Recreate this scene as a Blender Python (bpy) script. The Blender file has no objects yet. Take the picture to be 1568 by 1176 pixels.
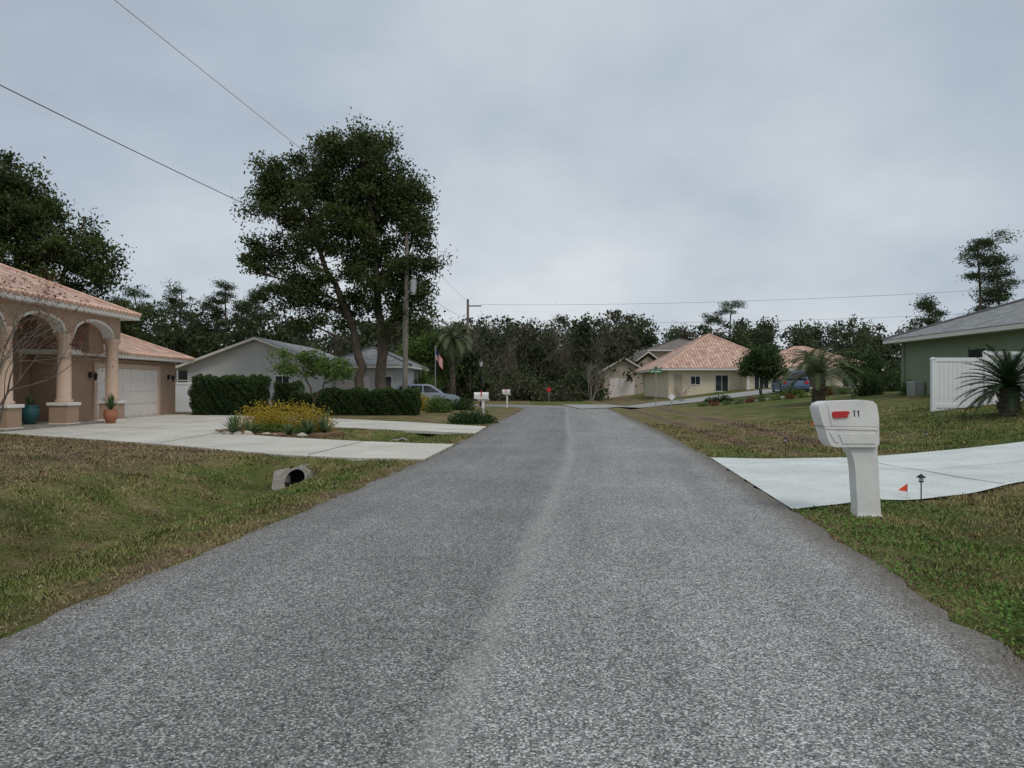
import bpy, math, random
import numpy as np
from mathutils import Vector
from mathutils.geometry import tessellate_polygon
R = np.random.default_rng(7)
random.seed(7)
sc = bpy.context.scene
col = sc.collection

# ------------------------------------------------------------------ materials
def new_mat(name):
    m = bpy.data.materials.new(name); m.use_nodes = True
    nt = m.node_tree
    return m, nt, nt.nodes['Principled BSDF'], nt.nodes['Material Output']

def N(nt, typ, **kw):
    n = nt.nodes.new(typ)
    for k, v in kw.items(): setattr(n, k, v)
    return n

def mixc(nt, fac, a, b, mode='MIX'):
    n = nt.nodes.new('ShaderNodeMix'); n.data_type = 'RGBA'; n.blend_type = mode
    for s, val in ((n.inputs[0], fac), (n.inputs[6], a), (n.inputs[7], b)):
        if hasattr(val, 'links') or hasattr(val, 'is_linked'):
            nt.links.new(val, s)
        elif isinstance(val, (tuple, list)):
            s.default_value = (val[0], val[1], val[2], 1)
        else:
            s.default_value = val
    return n.outputs[2]

def math_(nt, op, a, b=None, clamp=False):
    n = nt.nodes.new('ShaderNodeMath'); n.operation = op; n.use_clamp = clamp
    for i, val in enumerate((a, b)):
        if val is None: continue
        if hasattr(val, 'is_linked'): nt.links.new(val, n.inputs[i])
        else: n.inputs[i].default_value = val
    return n.outputs[0]

def noise(nt, vec, scale, detail=4, rough=0.6):
    n = nt.nodes.new('ShaderNodeTexNoise')
    n.inputs['Scale'].default_value = scale; n.inputs['Detail'].default_value = detail
    n.inputs['Roughness'].default_value = rough
    if vec is not None: nt.links.new(vec, n.inputs['Vector'])
    return n.outputs['Fac']

def ramp(nt, fac, stops):
    n = nt.nodes.new('ShaderNodeValToRGB'); e = n.color_ramp.elements
    while len(e) < len(stops): e.new(0.5)
    for i, (p, c) in enumerate(stops):
        e[i].position = p
        e[i].color = (c[0], c[1], c[2], 1) if isinstance(c, (tuple, list)) else (c, c, c, 1)
    nt.links.new(fac, n.inputs[0])
    return n.outputs[0]

def pos(nt): return nt.nodes.new('ShaderNodeNewGeometry').outputs['Position']

def bump(nt, bsdf, h, strength, dist=0.02):
    b = nt.nodes.new('ShaderNodeBump'); b.inputs['Strength'].default_value = strength
    b.inputs['Distance'].default_value = dist
    nt.links.new(h, b.inputs['Height']); nt.links.new(b.outputs[0], bsdf.inputs['Normal'])

def simple(name, c, rough=0.7, var=0.25, scale=2.0, fine=30, bmp=0.2, metal=0, spec=0.3):
    m, nt, b, o = new_mat(name)
    p = pos(nt)
    n1 = noise(nt, p, scale); n2 = noise(nt, p, fine, 3)
    f = math_(nt, 'ADD', math_(nt, 'MULTIPLY', n1, 0.6), math_(nt, 'MULTIPLY', n2, 0.4))
    lo = tuple(x * (1 - var) for x in c); hi = tuple(min(1, x * (1 + var)) for x in c)
    cc = ramp(nt, f, [(0.32, lo), (0.68, hi)])
    nt.links.new(cc, b.inputs['Base Color'])
    b.inputs['Roughness'].default_value = rough; b.inputs['Metallic'].default_value = metal
    b.inputs['Specular IOR Level'].default_value = spec
    if bmp: bump(nt, b, n2, bmp, 0.01)
    return m

def leafmat(name, a, bcol, trans=0.28, rough=0.6):
    m, nt, b, o = new_mat(name)
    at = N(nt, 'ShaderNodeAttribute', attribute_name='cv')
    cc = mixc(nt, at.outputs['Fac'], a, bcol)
    nt.links.new(cc, b.inputs['Base Color']); b.inputs['Roughness'].default_value = rough
    b.inputs['Specular IOR Level'].default_value = 0.2
    t = N(nt, 'ShaderNodeBsdfTranslucent'); nt.links.new(cc, t.inputs[0])
    mx = N(nt, 'ShaderNodeMixShader'); mx.inputs[0].default_value = trans
    nt.links.new(b.outputs[0], mx.inputs[1]); nt.links.new(t.outputs[0], mx.inputs[2])
    nt.links.new(mx.outputs[0], o.inputs[0])
    return m

M = {}
M['oak'] = leafmat('oak_leaves', (0.024, 0.040, 0.012), (0.100, 0.130, 0.038))
M['pine'] = leafmat('pine_needles', (0.026, 0.045, 0.018), (0.095, 0.125, 0.050))
M['far'] = leafmat('distant_leaves', (0.026, 0.042, 0.018), (0.110, 0.135, 0.058))
M['far2'] = leafmat('distant_brown_leaves', (0.055, 0.055, 0.032), (0.155, 0.145, 0.09))
M['hedge'] = leafmat('hedge_leaves', (0.018, 0.042, 0.012), (0.075, 0.125, 0.036))
M['green'] = leafmat('bright_leaves', (0.05, 0.095, 0.022), (0.17, 0.25, 0.06))
M['yellow'] = leafmat('yellow_shrub_leaves', (0.20, 0.17, 0.02), (0.56, 0.40, 0.05))
M['palm'] = leafmat('palm_fronds', (0.07, 0.10, 0.045), (0.20, 0.24, 0.12))
M['sago'] = leafmat('sago_fronds', (0.016, 0.036, 0.013), (0.06, 0.10, 0.035))
M['agave'] = leafmat('agave_leaves', (0.05, 0.09, 0.04), (0.16, 0.22, 0.10))
M['redleaf'] = leafmat('reddish_leaves', (0.10, 0.03, 0.02), (0.30, 0.10, 0.05))
M['dead'] = leafmat('dead_leaves', (0.08, 0.05, 0.03), (0.36, 0.25, 0.14), 0.1)
M['clover'] = leafmat('clover_leaves', (0.06, 0.13, 0.02), (0.18, 0.30, 0.06))
M['bark'] = simple('bark', (0.095, 0.078, 0.058), 0.9, 0.5, 3, 25, 0.8)
M['twig'] = simple('twigs', (0.15, 0.13, 0.10), 0.9, 0.3)
M['palebark'] = simple('pale_bark', (0.26, 0.22, 0.19), 0.9, 0.3)
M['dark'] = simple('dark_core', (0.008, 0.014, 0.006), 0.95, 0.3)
M['concrete'] = simple('concrete', (0.56, 0.53, 0.47), 0.85, 0.24, 0.5, 14, 0.25)
M['concrete_old'] = simple('weathered_concrete', (0.26, 0.24, 0.21), 0.9, 0.5, 4.0, 30, 0.6)
M['street'] = simple('pale_asphalt', (0.33, 0.325, 0.31), 0.9, 0.15, 0.8, 60, 0.3)
M['newconc'] = simple('pale_concrete', (0.60, 0.63, 0.61), 0.8, 0.22, 0.9, 16, 0.2)
M['joint'] = simple('joint_filler', (0.20, 0.18, 0.15), 0.9, 0.3)
M['pipe'] = simple('pipe_dark', (0.012, 0.011, 0.010), 0.9)
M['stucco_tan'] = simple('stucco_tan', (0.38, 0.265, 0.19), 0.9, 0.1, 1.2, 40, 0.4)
M['stucco_shaded'] = simple('stucco_brown_shaded', (0.25, 0.16, 0.11), 0.9, 0.1, 1.2, 40, 0.4)  # house stucco in a darker brown, the porch shade painted into its colour
M['stucco_cream'] = simple('stucco_cream', (0.54, 0.40, 0.31), 0.9, 0.1, 1.2, 40, 0.3)
M['stucco_pale'] = simple('stucco_pale', (0.70, 0.60, 0.47), 0.9, 0.08, 1, 30, 0.2)
M['trimwhite'] = simple('trim_white', (0.70, 0.68, 0.63), 0.6, 0.06, 1, 20, 0.05)
M['greywall'] = simple('stucco_grey', (0.52, 0.53, 0.51), 0.9, 0.07, 1, 30, 0.2)
M['greenwall'] = simple('stucco_green', (0.21, 0.26, 0.17), 0.9, 0.10, 1, 30, 0.3)
M['brownwall'] = simple('stucco_brown', (0.42, 0.36, 0.29), 0.9, 0.1)
M['white'] = simple('white_vinyl', (0.80, 0.82, 0.83), 0.45, 0.05, 1.5, 12, 0.03, spec=0.4)
M['mailwhite'] = simple('mailbox_plastic', (0.72, 0.715, 0.69), 0.42, 0.13, 4, 40, 0.06, spec=0.4)
M['door'] = simple('garage_door_white', (0.72, 0.66, 0.62), 0.6, 0.05)
M['glass'] = simple('window_glass', (0.03, 0.035, 0.04), 0.08, 0.2, 1, 3, 0, spec=0.6)
M['black'] = simple('black_metal', (0.02, 0.02, 0.022), 0.5, 0.2)
M['metal'] = simple('galvanised_metal', (0.38, 0.39, 0.39), 0.4, 0.15, metal=0.4)
M['wood'] = simple('pole_wood', (0.19, 0.17, 0.145), 0.9, 0.4, 2, 20, 0.6)
M['terracotta'] = simple('terracotta', (0.38, 0.16, 0.09), 0.8, 0.2)
M['teal'] = simple('teal_glaze', (0.03, 0.11, 0.12), 0.25, 0.2)
M['red'] = simple('red_plastic', (0.55, 0.035, 0.04), 0.5, 0.08)
M['orange'] = simple('orange_flag', (0.85, 0.10, 0.04), 0.6, 0.05)
M['signgreen'] = simple('sign_green', (0.01, 0.22, 0.11), 0.5, 0.05)
M['blue'] = simple('blue_car_paint', (0.10, 0.16, 0.27), 0.25, 0.06, spec=0.6, bmp=0)
M['silver'] = simple('silver_car_paint', (0.30, 0.35, 0.42), 0.25, 0.06, spec=0.6, bmp=0)
M['rubber'] = simple('rubber', (0.02, 0.02, 0.02), 0.9, 0.2)
M['mulch'] = simple('mulch', (0.20, 0.12, 0.07), 0.95, 0.55, 6, 45, 1.0)
M['rock'] = simple('limestone_rock', (0.42, 0.38, 0.32), 0.9, 0.3, 3, 12, 0.6)
M['lamp'] = simple('lamp_glass', (0.7, 0.7, 0.66), 0.3, 0.05)

def grass_material(name, blades):
    m, nt, b, o = new_mat(name)
    p = pos(nt)
    big = noise(nt, p, 0.38, 5, 0.65); mid = noise(nt, p, 1.7, 5, 0.75); fine = noise(nt, p, 22, 5, 0.75)
    at = N(nt, 'ShaderNodeAttribute', attribute_name='br')
    f = math_(nt, 'ADD', math_(nt, 'MULTIPLY', big, 1.05), math_(nt, 'MULTIPLY', mid, 1.15))
    f = math_(nt, 'ADD', math_(nt, 'SUBTRACT', f, 0.80), math_(nt, 'MULTIPLY', at.outputs['Fac'], 0.70))
    k = 1.08 if blades else 0.90
    c = ramp(nt, f, [(0.08, (0.080*k, 0.140*k, 0.026*k)), (0.32, (0.150*k, 0.170*k, 0.048*k)),
                     (0.54, (0.235*k, 0.200*k, 0.090*k)), (0.74, (0.25*k, 0.185*k, 0.11*k)), (0.95, (0.17*k, 0.12*k, 0.08*k))])
    dk = noise(nt, p, 0.9, 3, 0.6)
    c = mixc(nt, 1.0, c, ramp(nt, dk, [(0.34, 0.68), (0.60, 1.12)]), 'MULTIPLY')
    if blades:
        cv = N(nt, 'ShaderNodeAttribute', attribute_name='cv')
        g = ramp(nt, cv.outputs['Fac'], [(0, 0.45), (1, 1.45)])
        c = mixc(nt, 1.0, c, g, 'MULTIPLY')
        straw = math_(nt, 'GREATER_THAN', cv.outputs['Fac'], 0.82)
        c = mixc(nt, math_(nt, 'MULTIPLY', straw, 0.65), c, (0.38, 0.32, 0.18))
    else:
        g = ramp(nt, fine, [(0.28, 0.35), (0.72, 1.45)])
        c = mixc(nt, 1.0, c, g, 'MULTIPLY')
        bump(nt, b, fine, 0.9, 0.05)
    nt.links.new(c, b.inputs['Base Color'])
    b.inputs['Roughness'].default_value = 0.85; b.inputs['Specular IOR Level'].default_value = 0.1
    return m
M['ground'] = grass_material('lawn_ground', False)
M['grass'] = grass_material('grass_blades', True)

def asphalt():
    m, nt, b, o = new_mat('asphalt')
    p = pos(nt)
    uv = N(nt, 'ShaderNodeUVMap').outputs[0]
    sx = N(nt, 'ShaderNodeSeparateXYZ'); nt.links.new(uv, sx.inputs[0])
    lat = sx.outputs[0]
    v = N(nt, 'ShaderNodeTexVoronoi'); v.inputs['Scale'].default_value = 100; v.inputs['Randomness'].default_value = 1
    nt.links.new(p, v.inputs['Vector'])
    sp = N(nt, 'ShaderNodeSeparateColor'); nt.links.new(v.outputs['Color'], sp.inputs[0])
    stone = ramp(nt, sp.outputs[0], [(0.0, (0.10, 0.098, 0.096)), (0.30, (0.21, 0.207, 0.202)), (0.68, (0.35, 0.343, 0.333)), (1.0, (0.70, 0.685, 0.665))])
    gap = ramp(nt, v.outputs['Distance'], [(0.42, 1.0), (0.80, 0.42)])
    c = mixc(nt, 1.0, stone, gap, 'MULTIPLY')
    n1 = noise(nt, p, 0.5, 5); n2 = noise(nt, p, 7, 4)
    c = mixc(nt, 1.0, c, ramp(nt, n1, [(0.3, 0.84), (0.7, 1.14)]), 'MULTIPLY')
    c = mixc(nt, 1.0, c, ramp(nt, n2, [(0.3, 0.90), (0.7, 1.10)]), 'MULTIPLY')
    mp = N(nt, 'ShaderNodeMapping'); mp.inputs['Scale'].default_value = (3.0, 0.16, 1); nt.links.new(uv, mp.inputs[0])
    st = noise(nt, mp.outputs[0], 1.0, 4)
    c = mixc(nt, 1.0, c, ramp(nt, st, [(0.3, 0.90), (0.7, 1.10)]), 'MULTIPLY')
    wob = math_(nt, 'MULTIPLY', math_(nt, 'SUBTRACT', noise(nt, p, 3.5, 5, .7), 0.5), 0.22)
    l = math_(nt, 'ADD', lat, wob)
    right = ramp(nt, math_(nt, 'ADD', math_(nt, 'MULTIPLY', l, 4.0), 0.5, True), [(0, 0.89), (1, 1.10)])
    c = mixc(nt, 1.0, c, right, 'MULTIPLY')
    d = math_(nt, 'ABSOLUTE', math_(nt, 'SUBTRACT', l, 0.06))
    seam = ramp(nt, d, [(0.02, 0.26), (0.15, 0.0)])
    c = mixc(nt, seam, c, (0.46, 0.45, 0.43))
    tr = math_(nt, 'ABSOLUTE', math_(nt, 'SUBTRACT', math_(nt, 'ABSOLUTE', l), 1.5))
    trk = ramp(nt, tr, [(0.1, 1.0), (0.75, 0.91)])
    c = mixc(nt, 1.0, c, trk, 'MULTIPLY')
    # dirt and soil creeping in from both verges
    ed = math_(nt, 'ADD', math_(nt, 'ABSOLUTE', lat), math_(nt, 'MULTIPLY', math_(nt, 'SUBTRACT', noise(nt, p, 6, 5, .7), 0.5), 0.35))
    dirt = ramp(nt, math_(nt, 'MULTIPLY', ed, 0.25), [(0.66, 0.0), (0.735, 0.75)])
    c = mixc(nt, dirt, c, (0.13, 0.11, 0.085))
    nt.links.new(c, b.inputs['Base Color'])
    b.inputs['Roughness'].default_value = 0.85; b.inputs['Specular IOR Level'].default_value = 0.25
    h = math_(nt, 'SUBTRACT', 1.0, v.outputs['Distance'])
    bump(nt, b, h, 0.4, 0.004)
    return m
M['asphalt'] = asphalt()

def tile_roof(name, c1, c2):
    m, nt, b, o = new_mat(name)
    uv = N(nt, 'ShaderNodeUVMap').outputs[0]
    sx = N(nt, 'ShaderNodeSeparateXYZ'); nt.links.new(uv, sx.inputs[0])
    U = math_(nt, 'MULTIPLY', sx.outputs[0], 1/0.28); V = math_(nt, 'MULTIPLY', sx.outputs[1], 1/0.38)
    fu = math_(nt, 'FRACT', U); fv = math_(nt, 'FRACT', V)
    wav = math_(nt, 'SINE', math_(nt, 'MULTIPLY', fu, math.pi))
    cx = N(nt, 'ShaderNodeCombineXYZ')
    nt.links.new(math_(nt, 'FLOOR', U), cx.inputs[0]); nt.links.new(math_(nt, 'FLOOR', V), cx.inputs[1])
    wn = N(nt, 'ShaderNodeTexWhiteNoise'); wn.noise_dimensions = '2D'; nt.links.new(cx.outputs[0], wn.inputs['Vector'])
    c = mixc(nt, wn.outputs['Value'], c1, c2)
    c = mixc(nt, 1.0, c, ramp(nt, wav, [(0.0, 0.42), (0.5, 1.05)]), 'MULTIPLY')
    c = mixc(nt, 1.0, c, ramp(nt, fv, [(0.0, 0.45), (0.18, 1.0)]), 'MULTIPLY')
    c = mixc(nt, 1.0, c, ramp(nt, noise(nt, pos(nt), 1.5), [(0.3, 0.74), (0.7, 1.12)]), 'MULTIPLY')
    nt.links.new(c, b.inputs['Base Color']); b.inputs['Roughness'].default_value = 0.8
    bump(nt, b, math_(nt, 'ADD', wav, math_(nt, 'MULTIPLY', fv, -0.5)), 0.8, 0.06)
    return m
M['tile'] = tile_roof('clay_tile', (0.52, 0.30, 0.22), (0.72, 0.50, 0.40))

def shingle(name, c):
    m, nt, b, o = new_mat(name)
    uv = N(nt, 'ShaderNodeUVMap').outputs[0]
    br = N(nt, 'ShaderNodeTexBrick'); nt.links.new(uv, br.inputs['Vector'])
    br.inputs['Scale'].default_value = 1.0; br.inputs['Brick Width'].default_value = 0.3; br.inputs['Row Height'].default_value = 0.16
    br.inputs['Mortar Size'].default_value = 0.012
    br.inputs['Color1'].default_value = (*[x*0.75 for x in c], 1); br.inputs['Color2'].default_value = (*[x*1.25 for x in c], 1)
    br.inputs['Mortar'].default_value = (*[x*0.5 for x in c], 1)
    cc = mixc(nt, 1.0, br.outputs['Color'], ramp(nt, noise(nt, pos(nt), 1.3, 5), [(0.3, 0.8), (0.7, 1.15)]), 'MULTIPLY')
    nt.links.new(cc, b.inputs['Base Color']); b.inputs['Roughness'].default_value = 0.9
    return m
M['shgrey'] = shingle('grey_shingle', (0.27, 0.28, 0.28))
M['shgreen'] = shingle('greygreen_shingle', (0.25, 0.26, 0.26))
M['shbrown'] = shingle('brown_shingle', (0.19, 0.165, 0.145))

# ------------------------------------------------------------------ geometry helpers
class Geo:
    def __init__(s): s.v = []; s.n = 0; s.f = []; s.c = []
    def add(s, v, f, mat=0, cv=0.5):
        v = np.asarray(v, float).reshape(-1, 3); f = np.asarray(f, int)
        s.v.append(v); s.f.append((f + s.n, mat)); s.n += len(v)
        s.c.append(np.full(len(v), cv) if np.isscalar(cv) else np.asarray(cv, float))
    def box(s, x0, x1, y0, y1, z0, z1, mat=0):
        v = [(x0,y0,z0),(x1,y0,z0),(x1,y1,z0),(x0,y1,z0),(x0,y0,z1),(x1,y0,z1),(x1,y1,z1),(x0,y1,z1)]
        s.add(v, [(0,3,2,1),(4,5,6,7),(0,1,5,4),(1,2,6,5),(2,3,7,6),(3,0,4,7)], mat)
    def tube(s, pts, rad, seg=6, mat=0, cap=False):
        pts = np.asarray(pts, float); n = len(pts); rad = np.broadcast_to(rad, (n,))
        d = np.gradient(pts, axis=0); d /= (np.linalg.norm(d, axis=1)[:, None] + 1e-9)
        ref = np.array([0.0, 1.0, 0.02]) if abs(d[0][1]) < 0.9 else np.array([1.0, 0, 0])
        a = np.cross(d, ref); a /= (np.linalg.norm(a, axis=1)[:, None] + 1e-9); b = np.cross(d, a)
        t = np.arange(seg) * 2 * math.pi / seg
        v = pts[:, None, :] + rad[:, None, None] * (np.cos(t)[None, :, None] * a[:, None, :] + np.sin(t)[None, :, None] * b[:, None, :])
        i = np.arange(n - 1)[:, None] * seg; j = np.arange(seg)[None, :]; j2 = (j + 1) % seg
        f = np.stack([i + j, i + j2, i + seg + j2, i + seg + j], -1).reshape(-1, 4)
        s.add(v.reshape(-1, 3), f, mat)
        if cap:
            s.add(v[-1], [tuple(range(seg))], mat); s.add(v[0], [tuple(range(seg))[::-1]], mat)
    def lathe(s, cx, cy, prof, seg=16, mat=0):
        t = np.arange(seg) * 2 * math.pi / seg
        prof = np.asarray(prof, float); n = len(prof)
        v = np.stack([cx + prof[:, 0:1] * np.cos(t), cy + prof[:, 0:1] * np.sin(t), np.repeat(prof[:, 1:2], seg, 1)], -1)
        i = np.arange(n - 1)[:, None] * seg; j = np.arange(seg)[None, :]; j2 = (j + 1) % seg
        f = np.stack([i + j, i + j2, i + seg + j2, i + seg + j], -1).reshape(-1, 4)
        s.add(v.reshape(-1, 3), f, mat)
    def prism(s, poly, axis, a, b, mat=0):
        def p3(p, t):
            return {'x': (t, p[0], p[1]), 'y': (p[0], t, p[1]), 'z': (p[0], p[1], t)}[axis]
        n = len(poly)
        s.add([p3(p, a) for p in poly] + [p3(p, b) for p in poly],
              [(i, (i+1) % n, n + (i+1) % n, n + i) for i in range(n)], mat)
        tri = tessellate_polygon([[Vector((p[0], p[1], 0)) for p in poly]])
        s.add([p3(p, a) for p in poly], np.array(tri), mat); s.add([p3(p, b) for p in poly], np.array(tri)[:, ::-1], mat)
    def leaves(s, c, size, rng, aspect=0.55, mat=0, cv=None, up=0.0):
        n = len(c)
        a = rng.normal(size=(n, 3)); a /= np.linalg.norm(a, axis=1)[:, None]
        r = rng.normal(size=(n, 3)); r[:, 2] *= (1 - up)
        b = np.cross(a, r); b /= (np.linalg.norm(b, axis=1)[:, None] + 1e-9)
        sz = (np.broadcast_to(size, (n,)) * rng.uniform(0.6, 1.3, n))[:, None]
        v = np.stack([c - a * sz, c + b * sz * aspect, c + a * sz, c - b * sz * aspect], 1).reshape(-1, 3)
        f = np.arange(4 * n).reshape(-1, 4)
        if cv is None: cv = rng.uniform(0, 1, n)
        s.add(v, f, mat, np.repeat(cv, 4))
    def build(s, name, mats, parent=None, smooth=False, attrs=None):
        me = bpy.data.meshes.new(name)
        V = np.concatenate(s.v); me.vertices.add(len(V)); me.vertices.foreach_set('co', V.ravel())
        idx = np.concatenate([f.ravel() for f, m in s.f])
        tot = np.concatenate([np.full(len(f), f.shape[1]) for f, m in s.f])
        mi = np.concatenate([np.full(len(f), m) for f, m in s.f])
        me.loops.add(len(idx)); me.loops.foreach_set('vertex_index', idx.astype(np.int32))
        me.polygons.add(len(tot)); st = np.concatenate([[0], np.cumsum(tot)[:-1]])
        me.polygons.foreach_set('loop_start', st.astype(np.int32))
        me.polygons.foreach_set('material_index', mi.astype(np.int32))
        me.polygons.foreach_set('use_smooth', np.full(len(tot), smooth))
        for m in mats: me.materials.append(m)
        at = me.attributes.new('cv', 'FLOAT', 'POINT'); at.data.foreach_set('value', np.concatenate(s.c).astype(np.float32))
        for k, arr in (attrs or {}).items():
            at = me.attributes.new(k, 'FLOAT', 'POINT'); at.data.foreach_set('value', arr.astype(np.float32))
        me.update(calc_edges=True); me.validate()
        o = bpy.data.objects.new(name, me); col.objects.link(o)
        if parent: o.parent = parent
        return o

def empty(name):
    o = bpy.data.objects.new(name, None); o.empty_display_size = 0.3; col.objects.link(o); return o

def bevel(o, w, seg=2, ang=30):
    m = o.modifiers.new('bevel', 'BEVEL'); m.width = w; m.segments = seg; m.limit_method = 'ANGLE'; m.angle_limit = math.radians(ang)
    return o

def ss(t):
    t = np.clip(t, 0, 1); return t * t * (3 - 2 * t)

# ------------------------------------------------------------------ terrain
RY = np.array([-40, 4.4, 15, 18, 22.3, 30, 42, 51, 60, 70, 85, 110, 900.])
RL = np.array([-8.44, -3.03, -1.75, -1.5, -1.2, -0.75, 0.35, 0.9, 1.3, 1.6, 2, 2, 2.])
RR = np.array([-2.59, 2.83, 4.12, 4.35, 4.75, 5.3, 6.0, 6.6, 7.1, 7.6, 8, 8, 8.])
XL = lambda y: np.interp(y, RY, RL)
XR = lambda y: np.interp(y, RY, RR)
drive_l = [(-1.78,15.0),(-3.2,15.25),(-4.9,15.9),(-9.1,19.0),(-12.8,21.3),(-16.6,23.6),(-19.4,24.0),(-19.4,29.9),(-18.15,29.95),(-18.15,39.2),(-14.5,38.2),
           (-8.7,34.6),(-4.6,31.0),(-2.6,29.0),(-0.95,27.3),(-1.17,23.2),(-3.0,24.6),(-4.4,25.4),(-6.5,26.9),(-8.6,27.0),(-9.8,25.6),(-9.4,23.6),
           (-6.5,21.4),(-4.0,19.9),(-2.4,19.2),(-1.48,18.9)]
ynear = lambda x: np.interp(x, [-60, -16.6, -12.8, -9.1, -4.9, -1.8], [25, 23.6, 21.3, 19.0, 15.9, 15.0])
dr_near = [(3.38,8.9),(4.2,9.35),(5.3,9.8),(7.0,10.7),(8.6,11.7),(12,12.6),(22,13.4)]
dr_far = [(4.14,15.4),(5.2,15.15),(7.0,15.4),(9.0,15.9),(12,16.3),(16,16.8),(22,17.3)]

def gz(x, y):
    x = np.asarray(x, float); y = np.asarray(y, float)
    ol = XL(y) - x; orr = x - XR(y)
    z = np.zeros(np.broadcast(x, y).shape)
    arm1 = ss((y - 14.6) / 0.7) * (1 - ss((y - 20.3) / 0.7)); arm2 = ss((y - 24.2) / 0.7) * (1 - ss((y - 31) / 1.0))
    sw = 0.50 * np.exp(-((ol - 2.7) / 1.1) ** 2) * (1 - np.maximum(arm1, arm2)) * (1 - ss((y - 34) / 10))
    z -= sw * (ol > 0)
    md = 0.42 * ss((ol - 4.0) / 3.0) * ss((ynear(x) - y - 0.3) / 8.0)
    z += md
    rise = 1.25 * ss((orr - 2.5) / 15)
    sr = 0.18 * np.exp(-((orr - 2.1) / 0.9) ** 2) * ss((y - 17.5) / 3) * (orr > 0)
    z += rise - sr + 0.35 * ss((y - 46) / 30) * ss((orr - 0) / 8)
    z += (0.03 * np.sin(x * 1.3) * np.cos(y * 0.9) + 0.015 * np.sin(x * 3.1 + y) * np.cos(y * 2.3)) * (np.maximum(ol, orr) > 1.0) * (1 - np.maximum(arm1, arm2)) * (y < 15)
    return z

def inpoly(x, y, poly):
    ins = np.zeros(x.shape, bool); n = len(poly); j = n - 1
    for i in range(n):
        xi, yi = poly[i]; xj, yj = poly[j]
        ins ^= ((yi > y) != (yj > y)) & (x < (xj - xi) * (y - yi) / (yj - yi + 1e-12) + xi); j = i
    return ins
drive_r = dr_near + dr_far[::-1]
bed = [(-9.9,24.6),(-9.2,23.5),(-6.9,21.9),(-5.6,22.1),(-5.4,23.6),(-6.2,25.6),(-7.0,26.7),(-8.7,26.7),(-9.6,25.7)]

def brown(x, y):
    ol = XL(y) - x; orr = x - XR(y)
    b = 0.50 * ss((ol - 3.4) / 3) * (y < 22) + 0.12 * ss((ol-1)/2)
    b = b + 0.5 * np.exp(-((ol - 0.1) / 0.30) ** 2)*(ol>0) + 0.4 * np.exp(-((orr - 0.0) / 0.2) ** 2)*(orr>-.1)
    b = b + (orr > 0) * (0.28 * ss((y - 17) / 3) * (1 - 0.9 * ss((orr - 4.5) / 3)) + 0.60 * np.exp(-((orr - 1.9) / 0.45) ** 2) * (y > 16) + 0.60 * np.exp(-((orr - 3.6) / 0.4) ** 2) * (y > 16) + 0.45 * ss((orr - 1.4) / 1.5) * (y < 13))
    b = b + 0.30 * (ol > 0) * ss((y - 30) / 8)
    return b

def axis(a, b, n1, fa, fb, n2, n3):
    return np.unique(np.concatenate([-np.geomspace(-a, -fa, n1) if a < 0 else [], np.linspace(fa, fb, n2), np.geomspace(fb, b, n3)]))
xs = axis(-900, 900, 30, -26, 26, 200, 30)
ysv = np.unique(np.concatenate([np.linspace(-60, -2, 12), np.linspace(-2, 40, 180), np.linspace(40.5, 80, 50), np.geomspace(82, 1500, 24)]))
XX, YY = np.meshgrid(xs, ysv, indexing='ij')
ZZ = gz(XX, YY)
inroad = (XX > XL(YY) + 0.15) & (XX < XR(YY) - 0.15)
inroad |= inpoly(XX, YY, drive_l) | inpoly(XX, YY, drive_r)
ZZ = ZZ - 0.05 * inroad
g = Geo(); nx, ny = XX.shape
ii, jj = np.meshgrid(np.arange(nx - 1), np.arange(ny - 1), indexing='ij')
q = np.stack([ii * ny + jj, (ii + 1) * ny + jj, (ii + 1) * ny + jj + 1, ii * ny + jj + 1], -1).reshape(-1, 4)
g.add(np.stack([XX, YY, ZZ], -1).reshape(-1, 3), q)
g.build('ground', [M['ground']], smooth=True, attrs={'br': brown(XX, YY).ravel()})

def strip(name, L, Rr, nlat, mat, dz, lat0=None, use_gz=True):
    L = np.asarray(L, float); Rr = np.asarray(Rr, float)
    t = np.linspace(0, 1, nlat)[None, :, None]
    P = L[:, None, :] * (1 - t) + Rr[:, None, :] * t
    z = (gz(P[..., 0], P[..., 1]) if use_gz else 0) + dz
    V = np.concatenate([P, (z + np.zeros(P.shape[:2]))[..., None]], -1)
    n, m_ = P.shape[:2]
    i, j = np.meshgrid(np.arange(n - 1), np.arange(m_ - 1), indexing='ij')
    f = np.stack([i * m_ + j, i * m_ + j + 1, (i + 1) * m_ + j + 1, (i + 1) * m_ + j], -1).reshape(-1, 4)
    gg = Geo(); gg.add(V.reshape(-1, 3), f); o = gg.build(name, [mat], smooth=True)
    uvl = o.data.uv_layers.new(name='UVMap')
    w = np.linalg.norm(Rr - L, axis=1)[:, None]
    lat = (t[0, :, 0][None, :] - 0.485) * w
    al = np.concatenate([[0], np.cumsum(np.linalg.norm(np.diff(L, axis=0), axis=1))])[:, None] + 0 * lat
    uvv = np.stack([lat, al], -1).reshape(-1, 2)
    li = np.empty(len(o.data.loops), np.int32); o.data.loops.foreach_get('vertex_index', li)
    uvl.data.foreach_set('uv', uvv[li].ravel().astype(np.float32))
    return o
yr = np.linspace(-30, 50, 400)
rag = lambda k: 0.02 * np.sin(yr * 3.1 + k) + 0.02 * np.sin(yr * 7.3 + k) + R.normal(0, .022, len(yr))
Lp = [(XL(y), y) for y in yr]; Rp = [(XR(y), y) for y in yr]
cx, cy = -24.0, 50.0
for a in np.linspace(2, 95, 30):
    a = math.radians(a)
    rl = 0.85 - cx; rr = 6.55 - cx
    Lp.append((cx + rl * math.cos(a), cy + rl * math.sin(a) * 0.45)); Rp.append((cx + rr * math.cos(a), cy + rr * math.sin(a) * 0.56))
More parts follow.
